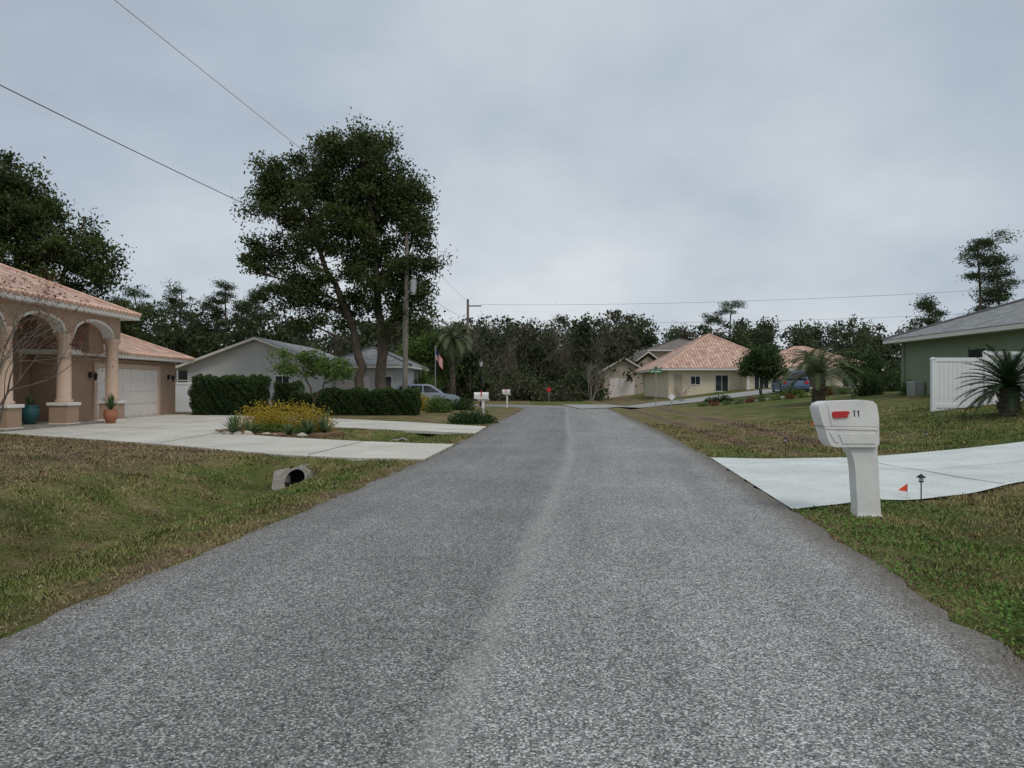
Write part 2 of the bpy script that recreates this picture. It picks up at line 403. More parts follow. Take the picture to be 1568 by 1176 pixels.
Lp = np.array(Lp); Rp = np.array(Rp)
Lp[:400, 0] += rag(0); Rp[:400, 0] += rag(2)
strip('road', Lp, Rp, 5, M['asphalt'], 0.012, use_gz=False)
sx_ = np.linspace(4.0, 75, 40)
Ls = [(x, 54.0 + 0.02 * x) for x in sx_]; Rs = [(x, 60.0 + 0.03 * x) for x in sx_]
Ls[0] = (4.5, 48); Ls[1] = (6.9, 51.2)
strip('side_street', Rs, Ls, 6, M['street'], 0.05)

g = Geo(); g.prism(drive_l, 'z', -0.06, 0.028)
g.build('driveway', [M['concrete']])
def resample(pl, n):
    pl = np.array(pl, float); d = np.concatenate([[0], np.cumsum(np.linalg.norm(np.diff(pl, axis=0), axis=1))])
    t = np.linspace(0, d[-1], n); return np.stack([np.interp(t, d, pl[:, 0]), np.interp(t, d, pl[:, 1])], -1)
strip('driveway', resample(dr_far, 60), resample(dr_near, 60), 16, M['newconc'], 0.022)
g = Geo()
def joint(p0, p1, w=0.018, dz=0.03):
    t = np.linspace(0, 1, 14)[:, None]; P = np.array(p0) * (1 - t) + np.array(p1) * t
    d = np.array(p1, float) - np.array(p0, float); d /= np.linalg.norm(d); nrm = np.array([-d[1], d[0]])
    A = P + nrm * w; B = P - nrm * w
    V = np.concatenate([np.c_[A, gz(A[:, 0], A[:, 1]) + dz], np.c_[B, gz(B[:, 0], B[:, 1]) + dz]])
    g.add(V, [(i, i + 1, 14 + i + 1, 14 + i) for i in range(13)])
joint((7.3, 10.95), (6.95, 15.3), 0.012); joint((5.9, 12.9), (13, 14.3), 0.007)
joint((-4.4, 15.9), (-4.0, 19.8), 0.015, 0.036)
joint((-9.2, 19.3), (-9.4, 23.4), 0.015, 0.036); joint((-9.9, 24.5), (-18, 28.6), 0.015, 0.036); joint((-13, 21.8), (-13, 37), 0.015, 0.036); joint((-9.9, 30), (-18, 34), 0.015, 0.036)
g.build('driveway_joints', [M['joint']])
g = Geo(); g.prism(bed, 'z', -0.05, 0.06); g.build('planting_bed', [M['mulch']])

# ------------------------------------------------------------------ grass
def grass_field():
    g = Geo(); n = 500000
    y = 3.2 * (30 / 3.2) ** (R.uniform(0, 1, n) ** 0.85)
    x = R.uniform(-1, 1, n) * (y * 0.80 + 1.0)
    ol = XL(y) - x; orr = x - XR(y)
    e = R.uniform(-0.10, 0.14, n) + 0.06 * np.sin(y * 2.3 + np.sin(y * .9)) * np.sin(y * 9.1) 
    ok = (ol > e) | (orr > e)
    thin = np.sin(x*2.1+np.sin(y*1.7)*2)*np.sin(y*1.9+x*.7)
    ok &= R.uniform(0, 1, n) < 0.80 + .45 * thin
    ok &= ~inpoly(x, y, drive_l) & ~inpoly(x, y, drive_r) & ~inpoly(x, y, bed) & (x > -17)
    x, y = x[ok], y[ok]; n = len(x)
    z = gz(x, y)
    h = R.uniform(0.010, 0.036, n) * (1 + 0.02 * y); w = 0.0024 + 0.0006 * y
    cl = np.sin(x*5.1+np.sin(y*3.7)*2)*np.sin(y*4.3+x*1.1); h *= (1+0.7*cl)
    a = R.uniform(0, 2 * math.pi, n); lean = R.uniform(0.3, 1.6, n) * h
    dx, dy = np.cos(a), np.sin(a)
    px, py = -dy * w, dx * w
    V = np.stack([np.stack([x - px, y - py, z - 0.005], -1), np.stack([x + px, y + py, z - 0.005], -1),
                  np.stack([x + dx * lean, y + dy * lean, z + h], -1)], 1).reshape(-1, 3)
    g.add(V, np.arange(3 * n).reshape(-1, 3), 0, np.repeat(R.uniform(0, 1, n), 3))
    g.build('grass', [M['grass']], attrs={'br': np.repeat(brown(x, y), 3)})
grass_field()

def scatter(name, n, xr, yr_, size, mat, cond, aspect=0.5, zoff=0.02, flat=0.8):
    x = R.uniform(*xr, n); y = R.uniform(*yr_, n) ; ok = cond(x, y); x, y = x[ok], y[ok]; n = len(x)
    z = gz(x, y) + zoff
    a = R.uniform(0, 6.28, n); t = R.normal(0, 1 - flat, n)
    A = np.stack([np.cos(a), np.sin(a), t], -1); B = np.stack([-np.sin(a), np.cos(a), R.normal(0, 1 - flat, n)], -1)
    s = (size * R.uniform(0.6, 1.3, n))[:, None]; c = np.stack([x, y, z], -1)
    V = np.stack([c - A * s, c + B * s * aspect, c + A * s, c - B * s * aspect], 1).reshape(-1, 3)
    g = Geo(); g.add(V, np.arange(4 * n).reshape(-1, 4), 0, np.repeat(R.uniform(0, 1, n), 4)); return g.build(name, [mat])
nodr = lambda x, y: ~inpoly(x, y, drive_l) & ~inpoly(x, y, drive_r)
scatter('fallen_leaves', 6500, (-16, -2), (3.5, 22), 0.030, M['dead'], lambda x, y: (XL(y) - x > 0.05) & nodr(x, y) & (np.sin(x*1.7+y)+np.sin(y*1.3-x*.6) > R.uniform(-1.5, 1.5, len(x))))
scatter('fallen_leaves', 1800, (2, 14), (3.5, 24), 0.024, M['dead'], lambda x, y: (x - XR(y) > 0.0) & nodr(x, y))
scatter('clover_patch', 20000, (2.2, 7.0), (3.2, 9.6), 0.015, M['clover'], lambda x, y: (x - XR(y) > 0.0) & nodr(x, y) & (x - XR(y) < 0.9 + 0.7*np.sin(x*3+y*2)+R.uniform(-.4, .5, len(x))), 0.8, 0.03, 0.6)
scatter('clover_patch', 7000, (-9, -2.5), (4, 14), 0.016, M['clover'], lambda x, y: (XL(y) - x > 0.2) & (np.sin(x*2.1+y*0.7)*np.sin(y*1.9) > 0.35), 0.8, 0.03, 0.6)
scatter('road_edge_debris', 3500, (-4, 5), (3.2, 25), 0.010, M['dead'], lambda x, y: ((x - XL(y) > 0) & (x - XL(y) < R.exponential(.12, len(x)))) | ((XR(y) - x > 0) & (XR(y) - x < R.exponential(.12, len(x)))), 0.6, 0.018)

# ------------------------------------------------------------------ vegetation generators
def bez(p0, p1, n=6, bend=0.15, rng=R, droop=0):
    p0 = np.array(p0, float); p1 = np.array(p1, float); L = np.linalg.norm(p1 - p0)
    m = (p0 + p1) / 2 + rng.normal(0, bend * L * 0.5, 3); m[2] += droop * L
    t = np.linspace(0, 1, n)[:, None]
    return (1 - t) ** 2 * p0 + 2 * t * (1 - t) * m + t * t * p1

def clusters_in(blobs, n, rng):
    w = np.array([b[6] * b[3] * b[4] * b[5] for b in blobs]); w = w / w.sum()
    k = rng.choice(len(blobs), n, p=w)
    B = np.array([b[:6] for b in blobs])[k]
    d = rng.normal(size=(n, 3)); d /= np.linalg.norm(d, axis=1)[:, None]
    r = rng.uniform(0.15, 1, n)[:, None] ** 0.5
    return B[:, :3] + d * r * B[:, 3:6], k

def tree(name, trunks, blobs, ncl, nlv, lsize, leaf, bark, seed, crad=0.7, aspect=0.55, flat=0.7, limb_r=0.10):
    rng = np.random.default_rng(seed); e = empty(name)
    g = Geo(); paths = []
    for pts, r0, r1 in trunks:
        pts = np.array(pts, float); n = len(pts) * 4
        t = np.linspace(0, len(pts) - 1, n); P = np.stack([np.interp(t, range(len(pts)), pts[:, i]) for i in range(3)], -1)
        P[1:-1] += rng.normal(0, 0.05, (n - 2, 3)); rr = np.linspace(r0, r1, n); rr[0] *= 1.35
        g.tube(P, rr, 9); paths.append(P)
    allp = np.concatenate(paths)
    limbs = [allp]
    for b in blobs:
        c = np.array(b[:3]); lower = allp[allp[:, 2] < c[2] - 0.25 * np.abs(allp[:, 0] - c[0]) - 0.15 * b[5]]
        if len(lower) == 0: lower = allp[:2]
        d = np.linalg.norm((lower - c) * np.array([1, 1, 0.8]), axis=1); s = lower[np.argmin(d)]
        P = bez(s, c, 8, 0.12, rng, -0.03); g.tube(P, np.linspace(limb_r, limb_r * 0.4, 8), 6); limbs.append(P)
    LP = np.concatenate(limbs)
    C, k = clusters_in(blobs, ncl, rng)
    for c in C:
        dd = np.linalg.norm(LP - c, axis=1) + 1.5 * np.maximum(LP[:, 2] - c[2], 0)
        s = LP[np.argmin(dd)]
        if np.linalg.norm(s - c) > 0.3: g.tube(bez(s, c, 4, 0.2, rng), np.linspace(limb_r * 0.32, limb_r * 0.1, 4), 3)
    g.build('trunk_and_limbs', [bark], e, smooth=True)
    g = Geo()
    nl = (nlv * rng.uniform(0.5, 1.5, ncl)).astype(int); idx = np.repeat(np.arange(ncl), nl)
    rad = (crad * rng.uniform(0.6, 1.35, ncl))[idx][:, None]
    d = rng.normal(0, 0.5, (len(idx), 3)) * np.array([1, 1, flat]); d = np.clip(d, -1.15, 1.15)
    P = C[idx] + d * rad
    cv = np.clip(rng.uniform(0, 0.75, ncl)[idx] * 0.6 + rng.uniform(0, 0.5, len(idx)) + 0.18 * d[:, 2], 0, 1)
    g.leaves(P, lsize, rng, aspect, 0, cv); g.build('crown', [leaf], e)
    return e

bx = lambda x, z, rx, rz, w=1.0, y=45.0, ry=None: (x, y, z, rx, ry or rx * 0.9, rz, w)
tree('oak_tree', [([(-9.2,45,0),(-9.3,45,3.2),(-10,45,6),(-11.6,45,9.5),(-12.6,45.2,13)], 0.32, 0.09),
                  ([(-7.95,45.3,0),(-8.0,45.3,4),(-8.2,45,7),(-8.4,44.8,11),(-9.2,45,15.5)], 0.36, 0.09),
                  ([(-8.0,45.3,3),(-7.6,45.6,5),(-6.9,46,8),(-6.2,46,11)], 0.22, 0.07)],
     [bx(-9.4,15.2,2.6,2.1), bx(-11.8,14.8,1.8,1.7), bx(-14.1,14.3,1.7,1.3), bx(-15.6,12.9,1.1,1.2), bx(-11.6,11.8,3.4,2.4,.8), bx(-8.4,12.2,2.6,2.5,1.1),
      bx(-6.2,12.4,1.5,2.3), bx(-5.5,9.6,1.2,1.8,.9), bx(-14.4,9.6,2.0,1.1,.8), bx(-15.2,8.3,1.2,.8,.8), bx(-13.2,7.2,2.2,1.0,.75), bx(-8.2,8.4,2.6,2.1,1.0), bx(-6.2,7.0,1.6,1.3,.8),
      bx(-10.6,6.2,2.0,1.1,.7), bx(-7.5,5.6,1.8,.9,.6), bx(-12.0,5.2,1.4,.6,.6), bx(-6.0,5.0,1.0,.7,.5), bx(-11.5,8.8,2.2,1.4,.6)],
     380, 270, 0.100, M['oak'], M['bark'], 3, 0.80)
b2 = lambda x, z, r, rz=None, w=1: (x, 46.0, z, r, r, rz or r * .8, w)
tree('oak_tree', [([(-30,46,0),(-30.2,46,5),(-30.8,46,9),(-31,46,14)], 0.45, 0.12), ([(-30,46,4),(-28.6,46,7),(-27.2,46,10.5)], 0.25, 0.08)],
     [b2(-31,14.6,1.9), b2(-34.3,13.0,3.6), b2(-29.4,11.2,2.3), b2(-26.6,12.0,1.3), b2(-27.0,9.3,2.3), b2(-25.0,7.5,1.7), b2(-31.9,9.2,3.0), b2(-28.5,6.2,2.6), b2(-24.0,5.4,1.8), b2(-30.5,12.6,2.2)],
     310, 220, 0.115, M['oak'], M['bark'], 4, 0.88)
tree('ornamental_tree', [([(-10.4,38.6,0),(-10.35,38.6,1.0),(-10.8,38.6,2.0)], 0.09, 0.04), ([(-10.4,38.6,0.5),(-9.9,38.5,1.4),(-9.6,38.6,2.1)], 0.06, 0.03)],
     [(-11.3,38.6,2.5,1.1,1,0.55,1), (-9.6,38.6,2.5,1.2,1,0.55,1), (-10.4,38.6,2.9,0.9,.8,0.4,1), (-8.9,38.4,2.0,.6,.6,.3,.6), (-12,38.4,3.1,.5,.5,.3,.6)], 55, 90, 0.075, M['green'], M['bark'], 5, 0.45, limb_r=0.04)

def pine(x, y, h, seed, r=2.0, base=0.6, zb=0, name='pine_tree', n=26):
    rng = np.random.default_rng(seed)
    blobs = []
    for i in range(6):
        t = i / 5; a = rng.uniform(0, 6.28); rr = r * (1 - 0.35 * t) * rng.uniform(0.2, 0.7)
        blobs.append((x + rr * math.cos(a), y + rr * math.sin(a), zb + h * (base + (0.95 - base) * t), r * rng.uniform(.4, .65), r * .5, r * rng.uniform(0.22, 0.35), 1))
    return tree(name, [([(x, y, zb), (x + rng.normal(0, .15), y, zb + h * .5), (x + rng.normal(0, .3), y, zb + h * .93)], 0.2, 0.06)], blobs, n, 130, 0.14, M['pine'], M['bark'], seed, 0.78, 0.28, 0.5, 0.06)
for i, (x, y, h, r) in enumerate([(-42.8,85,13.4,2.9),(-37.9,84,13.2,2.9),(-33.2,86,13.8,2.7),(-29.2,83,12.8,2.7),(-46.5,88,11.8,2.6),(-40.2,88,11.8,2.6),(-31.0,89,12.6,2.6),(-35.5,88,12.2,2.6)]):
    pine(x, y, h, 20 + i, r, 0.50, n=40)
pine(44.6, 70, 16.0, 31, 3.5, 0.68, n=64); pine(40.8, 72, 10.2, 32, 1.6, 0.75); pine(47.4, 72, 13.2, 33, 2.6, 0.66, n=34)
pine(33.0, 112, 14.8, 34, 3.4, 0.74, n=34); pine(16.8, 118, 13.6, 35, 2.6, 0.72)

def tree_mass(name, spec, seed, leafmats):
    rng = np.random.default_rng(seed); g = Geo()
    for (x, y, h, w, kind) in spec:
        g.tube([(x, y, 0), (x + rng.normal(0, .3), y, h * .8)], [0.2, 0.06], 4, 0)
        if kind == 2:
            for _ in range(18):
                z0 = h * rng.uniform(.2, .8); a = rng.uniform(0, 6.28); L = h * rng.uniform(.16, .30)
                p1 = (x + math.cos(a) * L * .5, y + math.sin(a) * L * .5, min(z0 + L * .9, h))
                P = bez((x, y, z0), p1, 4, .15, rng); g.tube(P, np.linspace(.05, .02, 4), 3, 3)
                for _ in range(7):
                    s = P[rng.integers(1, 4)]; g.tube([s, s + rng.normal(0, .5, 3) + np.array([0, 0, .9])], [.025, .010], 3, 3)
            n = 700; c = np.array([x, y, h * .55]) + rng.normal(0, 1, (n, 3)) * np.array([w * .5, w * .5, h * .2])
            g.leaves(c[c[:, 2] > .1], 0.13, rng, .35, 2)
            continue
        # irregular vertical crowns: narrow at the top, uneven lobes down to the ground
        k = int(rng.integers(14, 20)); tz = rng.uniform(.18, .98, k); wr = w * (1.0 - .55 * np.clip((tz - .55) / .45, 0, 1))
        a = rng.uniform(0, 6.28, k); rr = np.sqrt(rng.uniform(0, 1, k)) * wr
        cs = np.stack([x + rr * np.cos(a), y + rr * np.sin(a), tz * h * rng.uniform(.94, 1.04, k)], -1)
        base = rng.uniform(0, .45)
        for c in cs:
            n = int(rng.uniform(50, 95)); P = c + np.clip(rng.normal(0, .5, (n, 3)), -1.2, 1.2) * np.array([1.0, 1.0, .8]) * w * rng.uniform(.35, .6)
            P = P[P[:, 2] > 0.1]; b0 = base + rng.uniform(-.1, .25)
            g.leaves(P, 0.25, rng, .6, 1 if kind == 0 else 2, np.clip(b0 + rng.uniform(-.15, .35, len(P)), 0, 1))
    g.build(name, [M['bark'], leafmats[0], leafmats[1], M['twig']])
spec = []
for i in range(210):
    x = R.uniform(-34, 130); y = R.uniform(112, 146); u = x / y
    bare = R.uniform() < (0.35 if -0.1 < u < 0.12 else 0.08)
    spec.append((x, y, R.uniform(10.2, 13.4) * (y / 125) * (0.95 if u > .2 else 1.0), R.uniform(2.2, 3.6), 2 if bare else (1 if R.uniform() < .18 else 0)))
for i in range(85):
    x = R.uniform(-110, -8); y = R.uniform(80, 100)
    spec.append((x, y, R.uniform(7.4, 11.2), R.uniform(2.2, 3.2), 0 if R.uniform() < .88 else 1))
for i in range(44):
    x = R.uniform(-24, 14); y = R.uniform(88, 104)
    spec.append((x, y, R.uniform(6.5, 10.2), R.uniform(1.6, 2.6), 2 if R.uniform() < .5 else (1 if R.uniform() < .4 else 0)))
for x in np.linspace(-26, -4, 10): spec.append((x, R.uniform(66, 74), R.uniform(4, 6.5), R.uniform(1.4, 2.0), 0))
tree_mass('distant_trees', spec, 11, (M['far'], M['far2']))
def understory(name, n, xr, yr_, h, seed, mat='far', ls=.27, sp=.8):
    rng = np.random.default_rng(seed); g = Geo()
    k = n // 90; cx_ = rng.uniform(*xr, k); cy_ = rng.uniform(*yr_, k)
    hh = h * (.65 + .35 * np.sin(cx_ * .55 + np.sin(cx_ * .21) * 3)); cz_ = rng.uniform(0, 1, k) * hh
    i = np.repeat(np.arange(k), 90); P = np.stack([cx_[i], cy_[i], cz_[i]], -1) + rng.normal(0, sp, (len(i), 3)); P[:, 2] = np.abs(P[:, 2])
    cvv = np.clip(rng.uniform(0, .5, k)[i] + rng.uniform(0, .35, len(i)), 0, 1)
    g.leaves(P, ls, rng, .6, 0, cvv); g.build(name, [M[mat]])
understory('distant_undergrowth', 60000, (-115, 130), (103, 111), 6.5, 5)
understory('distant_undergrowth', 20000, (-110, -20), (74, 80), 3.4, 6)
understory('distant_undergrowth', 14000, (-14, 9.5), (78, 86), 3.4, 7, 'far', .2, .6)
understory('distant_undergrowth', 5000, (-14, 6), (76, 80), 2.0, 8, 'far2', .16, .5)

def shrub(name, c, r, n, leaf, seed, lsize=0.06, core=True, lumps=9, rough=0.35):
    rng = np.random.default_rng(seed); g = Geo(); c = np.array(c, float); r = np.array(r, float)
    z0 = float(gz(c[0], c[1]))
    lc = rng.normal(size=(lumps, 3)); lc /= np.linalg.norm(lc, axis=1)[:, None]; lc[:, 2] = np.abs(lc[:, 2]) * .8
    lc = lc * r * 0.6
    k = rng.integers(0, lumps, n); d = rng.normal(size=(n, 3)); d /= np.linalg.norm(d, axis=1)[:, None]
    P = lc[k] + d * r * rng.uniform(.28, .28 + rough, (n, 1)); P[:, 2] = np.abs(P[:, 2])
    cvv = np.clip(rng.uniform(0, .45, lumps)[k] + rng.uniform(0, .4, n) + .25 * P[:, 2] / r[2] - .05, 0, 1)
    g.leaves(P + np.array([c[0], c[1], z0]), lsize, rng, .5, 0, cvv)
    for _ in range(6):
        q = lc[rng.integers(0, lumps)] + np.array([c[0], c[1], z0]); g.tube(bez((c[0], c[1], z0), q, 4, .1, rng), [.03, .025, .02, .01], 4, 1)
    return g.build(name, [leaf, M['bark']])

def hedge(name, x0, x1, y0, y1, h, seed, zb=0.0, mat=None, dens=1400, ls=0.045):
    rng = np.random.default_rng(seed); g = Geo()
    cxm, cym = (x0 + x1) / 2, (y0 + y1) / 2
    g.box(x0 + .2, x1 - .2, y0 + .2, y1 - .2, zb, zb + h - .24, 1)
    sx, sy = x1 - x0, y1 - y0
    areas = [sx * h, sx * h, sy * h, sy * h, sx * sy]
    for i, A in enumerate(areas):
        n = int(A * dens); a = rng.uniform(0, 1, n); b = rng.uniform(0, 1, n); dep = np.abs(rng.normal(0, .09, n)) - .03
        if i == 0: P = np.stack([x0 + a * sx, y0 + dep, zb + b * h], -1)
        elif i == 1: P = np.stack([x0 + a * sx, y1 - dep, zb + b * h], -1)
        elif i == 2: P = np.stack([x0 + dep, y0 + a * sy, zb + b * h], -1)
        elif i == 3: P = np.stack([x1 - dep, y0 + a * sy, zb + b * h], -1)
        else: P = np.stack([x0 + a * sx, y0 + b * sy, zb + h - dep], -1)
        wob = .09 * (np.sin(P[:, 0] * 4.1 + P[:, 2] * 3) + np.sin(P[:, 1] * 5 + P[:, 0] * 2.3)) + .06 * np.sin(P[:, 0] * 11 + P[:, 2] * 9)
        f = 1 - .09 * ((P[:, 2] - zb) / h) ** 2
        P[:, 0] = cxm + (P[:, 0] - cxm) * (1 - .04 * ((P[:, 2] - zb) / h) ** 3) + wob * .5; P[:, 1] = cym + (P[:, 1] - cym) * f + wob; P[:, 2] += wob * .8 * (P[:, 2] - zb) / h
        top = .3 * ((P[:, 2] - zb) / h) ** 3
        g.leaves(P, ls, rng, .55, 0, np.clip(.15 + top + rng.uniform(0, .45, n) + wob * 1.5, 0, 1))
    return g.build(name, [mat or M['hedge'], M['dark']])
hedge('hedge', -16.6, -13.2, 37.9, 40.2, 1.95, 1)
hedge('hedge', -12.9, -10.6, 42.5, 43.6, 1.05, 2)
hedge('hedge', -10.0, -4.9, 38.2, 39.7, 1.28, 3)
hedge('hedge', -14.5, -12.9, 44.5, 45.5, 1.7, 4, dens=900)
shrub('shrub', (-1.6, 29.8), (0.95, 0.8, 0.62), 3800, M['hedge'], 8, 0.05)
shrub('shrub', (-4.3, 42.5), (1.0, 0.8, 1.0), 2600, M['green'], 9, 0.06)
shrub('shrub', (-5.6, 46), (1.1, 0.9, 1.15), 2600, M['yellow'], 10, 0.06)
shrub('shrub', (-3.2, 47), (0.9, 0.8, 0.9), 2200, M['hedge'], 11, 0.06)
for i, (x, y, a, b) in enumerate([(-8.35,24.6,.8,.92),(-7.3,24.1,.95,1.05),(-6.5,23.9,.7,.9),(-7.8,24.0,.6,.7)]):
    shrub('yellow_shrub', (x, y), (a, a * .9, b), 3600, M['yellow'], 40 + i, 0.036, lumps=22, rough=.5)
shrub('shrub', (-7.7, 23.3), (.55, .4, .45), 1400, M['green'], 45, 0.035)
shrub('shrub', (-6.6, 23.0), (.5, .4, .4), 1200, M['green'], 46, 0.035)
def rosette(name, x, y, n, L, w, mat, seed, zb=None, elev=(25, 80), curve=0.5):
    rng = np.random.default_rng(seed); g = Geo(); zb = float(gz(x, y)) + .05 if zb is None else zb
    for i in range(n):
        a = rng.uniform(0, 6.28); e = math.radians(rng.uniform(*elev)); l = L * rng.uniform(.7, 1.1); m = 6
        t = np.linspace(0, 1, m); r = l * t * math.cos(e) ; z = l * t * math.sin(e) - curve * l * t ** 2 * math.cos(e)*.6
        c = np.stack([x + r * math.cos(a), y + r * math.sin(a), zb + z], -1); ww = w * np.sin(np.pi * (t * .85 + .15)) ** .7; ww[-1] = .002
        s = np.array([-math.sin(a), math.cos(a), 0])
        V = np.concatenate([c + s * ww[:, None], c - s * ww[:, None]]); g.add(V, [(j, j + 1, m + j + 1, m + j) for j in range(m - 1)], 0, rng.uniform(0, 1))
    return g.build(name, [mat])
for i, (x, y, L) in enumerate([(-8.65,22.95,.72),(-8.9,23.6,.6),(-6.2,22.4,.6),(-5.9,23.3,.82),(-6.7,22.1,.45),(-8.1,22.8,.5)]):
    rosette('agave_plant', x, y, 34, L, .035, M['agave'], 60 + i)
def rock(name, x, y, r, seed, mat=None):
    bpy.ops.mesh.primitive_ico_sphere_add(subdivisions=3, radius=1, location=(x, y, float(gz(x, y)) + r * .25))
    o = bpy.context.object; o.name = name
    for v in o.data.vertices:
        p = v.co; k = 1 + .22 * math.sin(p.x * 3.1 + seed) * math.cos(p.y * 2.7 + seed * 2) + .1 * math.sin(p.z * 6 + seed)
        v.co = Vector((p.x * r * k, p.y * r * .8 * k, p.z * r * .6 * k))
    o.data.materials.append(mat or M['rock']); 
    for p in o.data.polygons: p.use_smooth = True
    return o
for i in range(8):
    rock('rock', -9.2 + i * .42 + R.uniform(-.1, .1), 22.9 - i * .14 + R.uniform(-.1, .2), R.uniform(.08, .17), i)

def palm(name, x, y, th, tr, nf, fl, leaf, seed, elev=(-25, 75), droop=.75, lw=.02, ll=.4, nleaf=26, trunkmat=None, bulge=1.2):
    rng = np.random.default_rng(seed); e = empty(name); zb = float(gz(x, y))
    g = Geo(); n = 14; t = np.linspace(0, 1, n); rr = tr * (bulge - (bulge - 1) * t) * (1 + .12 * (np.arange(n) % 2))
    g.tube(np.stack([x + 0 * t, y + 0 * t, zb - .05 + (th + .05) * t], -1), rr, 10)
    for i in range(int(60 * th)):
        a = rng.uniform(0, 6.28); z = zb + rng.uniform(.05, th); r = tr * 1.1
        p = np.array([x + r * math.cos(a), y + r * math.sin(a), z]); g.tube([p, p + np.array([math.cos(a) * .08, math.sin(a) * .08, .12])], [.03, .012], 4)
    g.build('trunk', [trunkmat or M['bark']], e)
    g = Geo()
    for i in range(nf):
        a = i * 2.39996 + rng.normal(0, .1); el = math.radians(elev[0] + (elev[1] - elev[0]) * ((i + .5) / nf)) ; L = fl * rng.uniform(.85, 1.08)
        m = nleaf; t = np.linspace(0, 1, m)
        ang = el - droop * t * 1.3
        dr = np.cumsum(np.cos(ang)) * L / m; dz = np.cumsum(np.sin(ang)) * L / m
        c = np.stack([x + dr * math.cos(a), y + dr * math.sin(a), zb + th + dz], -1)
        g.tube(c[::3], np.linspace(.018, .004, len(c[::3])), 3, 0)
        tan = np.gradient(c, axis=0); tan /= np.linalg.norm(tan, axis=1)[:, None]
        side = np.array([-math.sin(a), math.cos(a), 0.0]); up = np.cross(tan, side); up *= np.sign(up[:, 2:3] + 1e-6)
        lens = ll * np.sin(np.pi * np.clip(t * .88 + .1, 0, 1)) ** .6
        cvv = rng.uniform(.1, .9)
        for sgn in (1, -1):
            d = side * sgn * .8 + tan * .55 + up * .35 + rng.normal(0, .06, (m, 3)); d /= np.linalg.norm(d, axis=1)[:, None]
            tip = c + d * lens[:, None] - np.array([0, 0, 1]) * (lens * .15)[:, None]
            w = tan * lw
            V = np.stack([c - w, c + w, tip], 1)[2:].reshape(-1, 3); g.add(V, np.arange(len(V)).reshape(-1, 3), 0, cvv)
    g.build('fronds', [leaf], e); return e
palm('pindo_palm', 15.8, 38.0, 1.45, .26, 38, 2.5, M['palm'], 1, elev=(5, 85), droop=1.15, lw=.022, ll=.5, nleaf=38)
palm('sago_palm', 14.8, 22.0, .85, .22, 60, 1.5, M['sago'], 2, elev=(-15, 85), droop=.7, lw=.018, ll=.24, nleaf=44, bulge=1.1)
palm('palm_tree', -5.0, 62, 5.6, .18, 34, 2.4, M['palm'], 3, elev=(-40, 80), droop=1.1, lw=.05, ll=.6)
palm('palm_tree', -6.6, 66, 4.6, .18, 26, 2.0, M['palm'], 4, elev=(-40, 80), droop=1.1, lw=.05, ll=.6)
palm('palm_tree', 24.2, 60, 2.2, .2, 24, 1.8, M['palm'], 6, elev=(-20, 80), droop=1.1, lw=.04, ll=.5)
rosette('grass_clump', -6.9, 58, 260, 3.4, .05, M['green'], 71, 0, (50, 88), .9)
rosette('grass_clump', -8.3, 57, 200, 2.8, .05, M['green'], 72, 0, (50, 88), .9)
tree('leafy_tree', [([(-7.3,64,0),(-7.2,64,3),(-7,64,5)], .15, .06)], [(-7.3,64,5,1.6,1.4,1.3,1),(-6.0,64,3.2,1.4,1.2,1.4,1),(-8.6,64,3.6,1.5,1.3,1.4,1)], 80, 110, .13, M['green'], M['bark'], 81, .7)
tree('round_tree', [([(16.9,50,.6),(16.9,50,2.2)], .12, .08)], [(16.9,50,3.2,1.35,1.2,1.0,1),(16.2,50,2.5,.9,.8,.6,1),(17.8,50,2.5,.9,.8,.6,1)], 80, 100, .08, M['hedge'], M['bark'], 82, .5)
tree('leafy_tree', [([(20.5,44,.9),(20.5,44,2.4)], .1, .06)], [(20.6,44,2.9,1.1,1,.8,1),(21.6,44.6,2.4,.9,.8,.6,1)], 45, 90, .08, M['hedge'], M['bark'], 83, .5)
shrub('shrub', (19.3, 40.3), (.85, .8, 1.6), 3200, M['hedge'], 84, .06)
shrub('shrub', (17.9, 47), (.8, .6, .6), 1500, M['green'], 85, .06)
shrub('shrub', (14.6, 52), (1.0, .7, .55), 1500, M['hedge'], 86, .06)
shrub('shrub', (19.2, 45), (.9, .7, .7), 1500, M['hedge'], 87, .06)
shrub('shrub', (19.6, 36.6), (.45, .4, .8), 1200, M['green'], 90, .05)
shrub('shrub', (22.3, 43), (1.6, .9, 1.3), 2600, M['hedge'], 91, .06)
for i in range(9): rock('rock', 13.4 + i * .7, 49.0 - i * .55 + R.uniform(-.3, .3), R.uniform(.12, .24), 50 + i)
for i in range(12): shrub('low_plant', (12.6 + i * .65, 48.8 - i * .45), (.38, .38, R.uniform(.25, .6)), 320, M['redleaf'] if i % 3 == 1 else M['green'], 100 + i, .05)

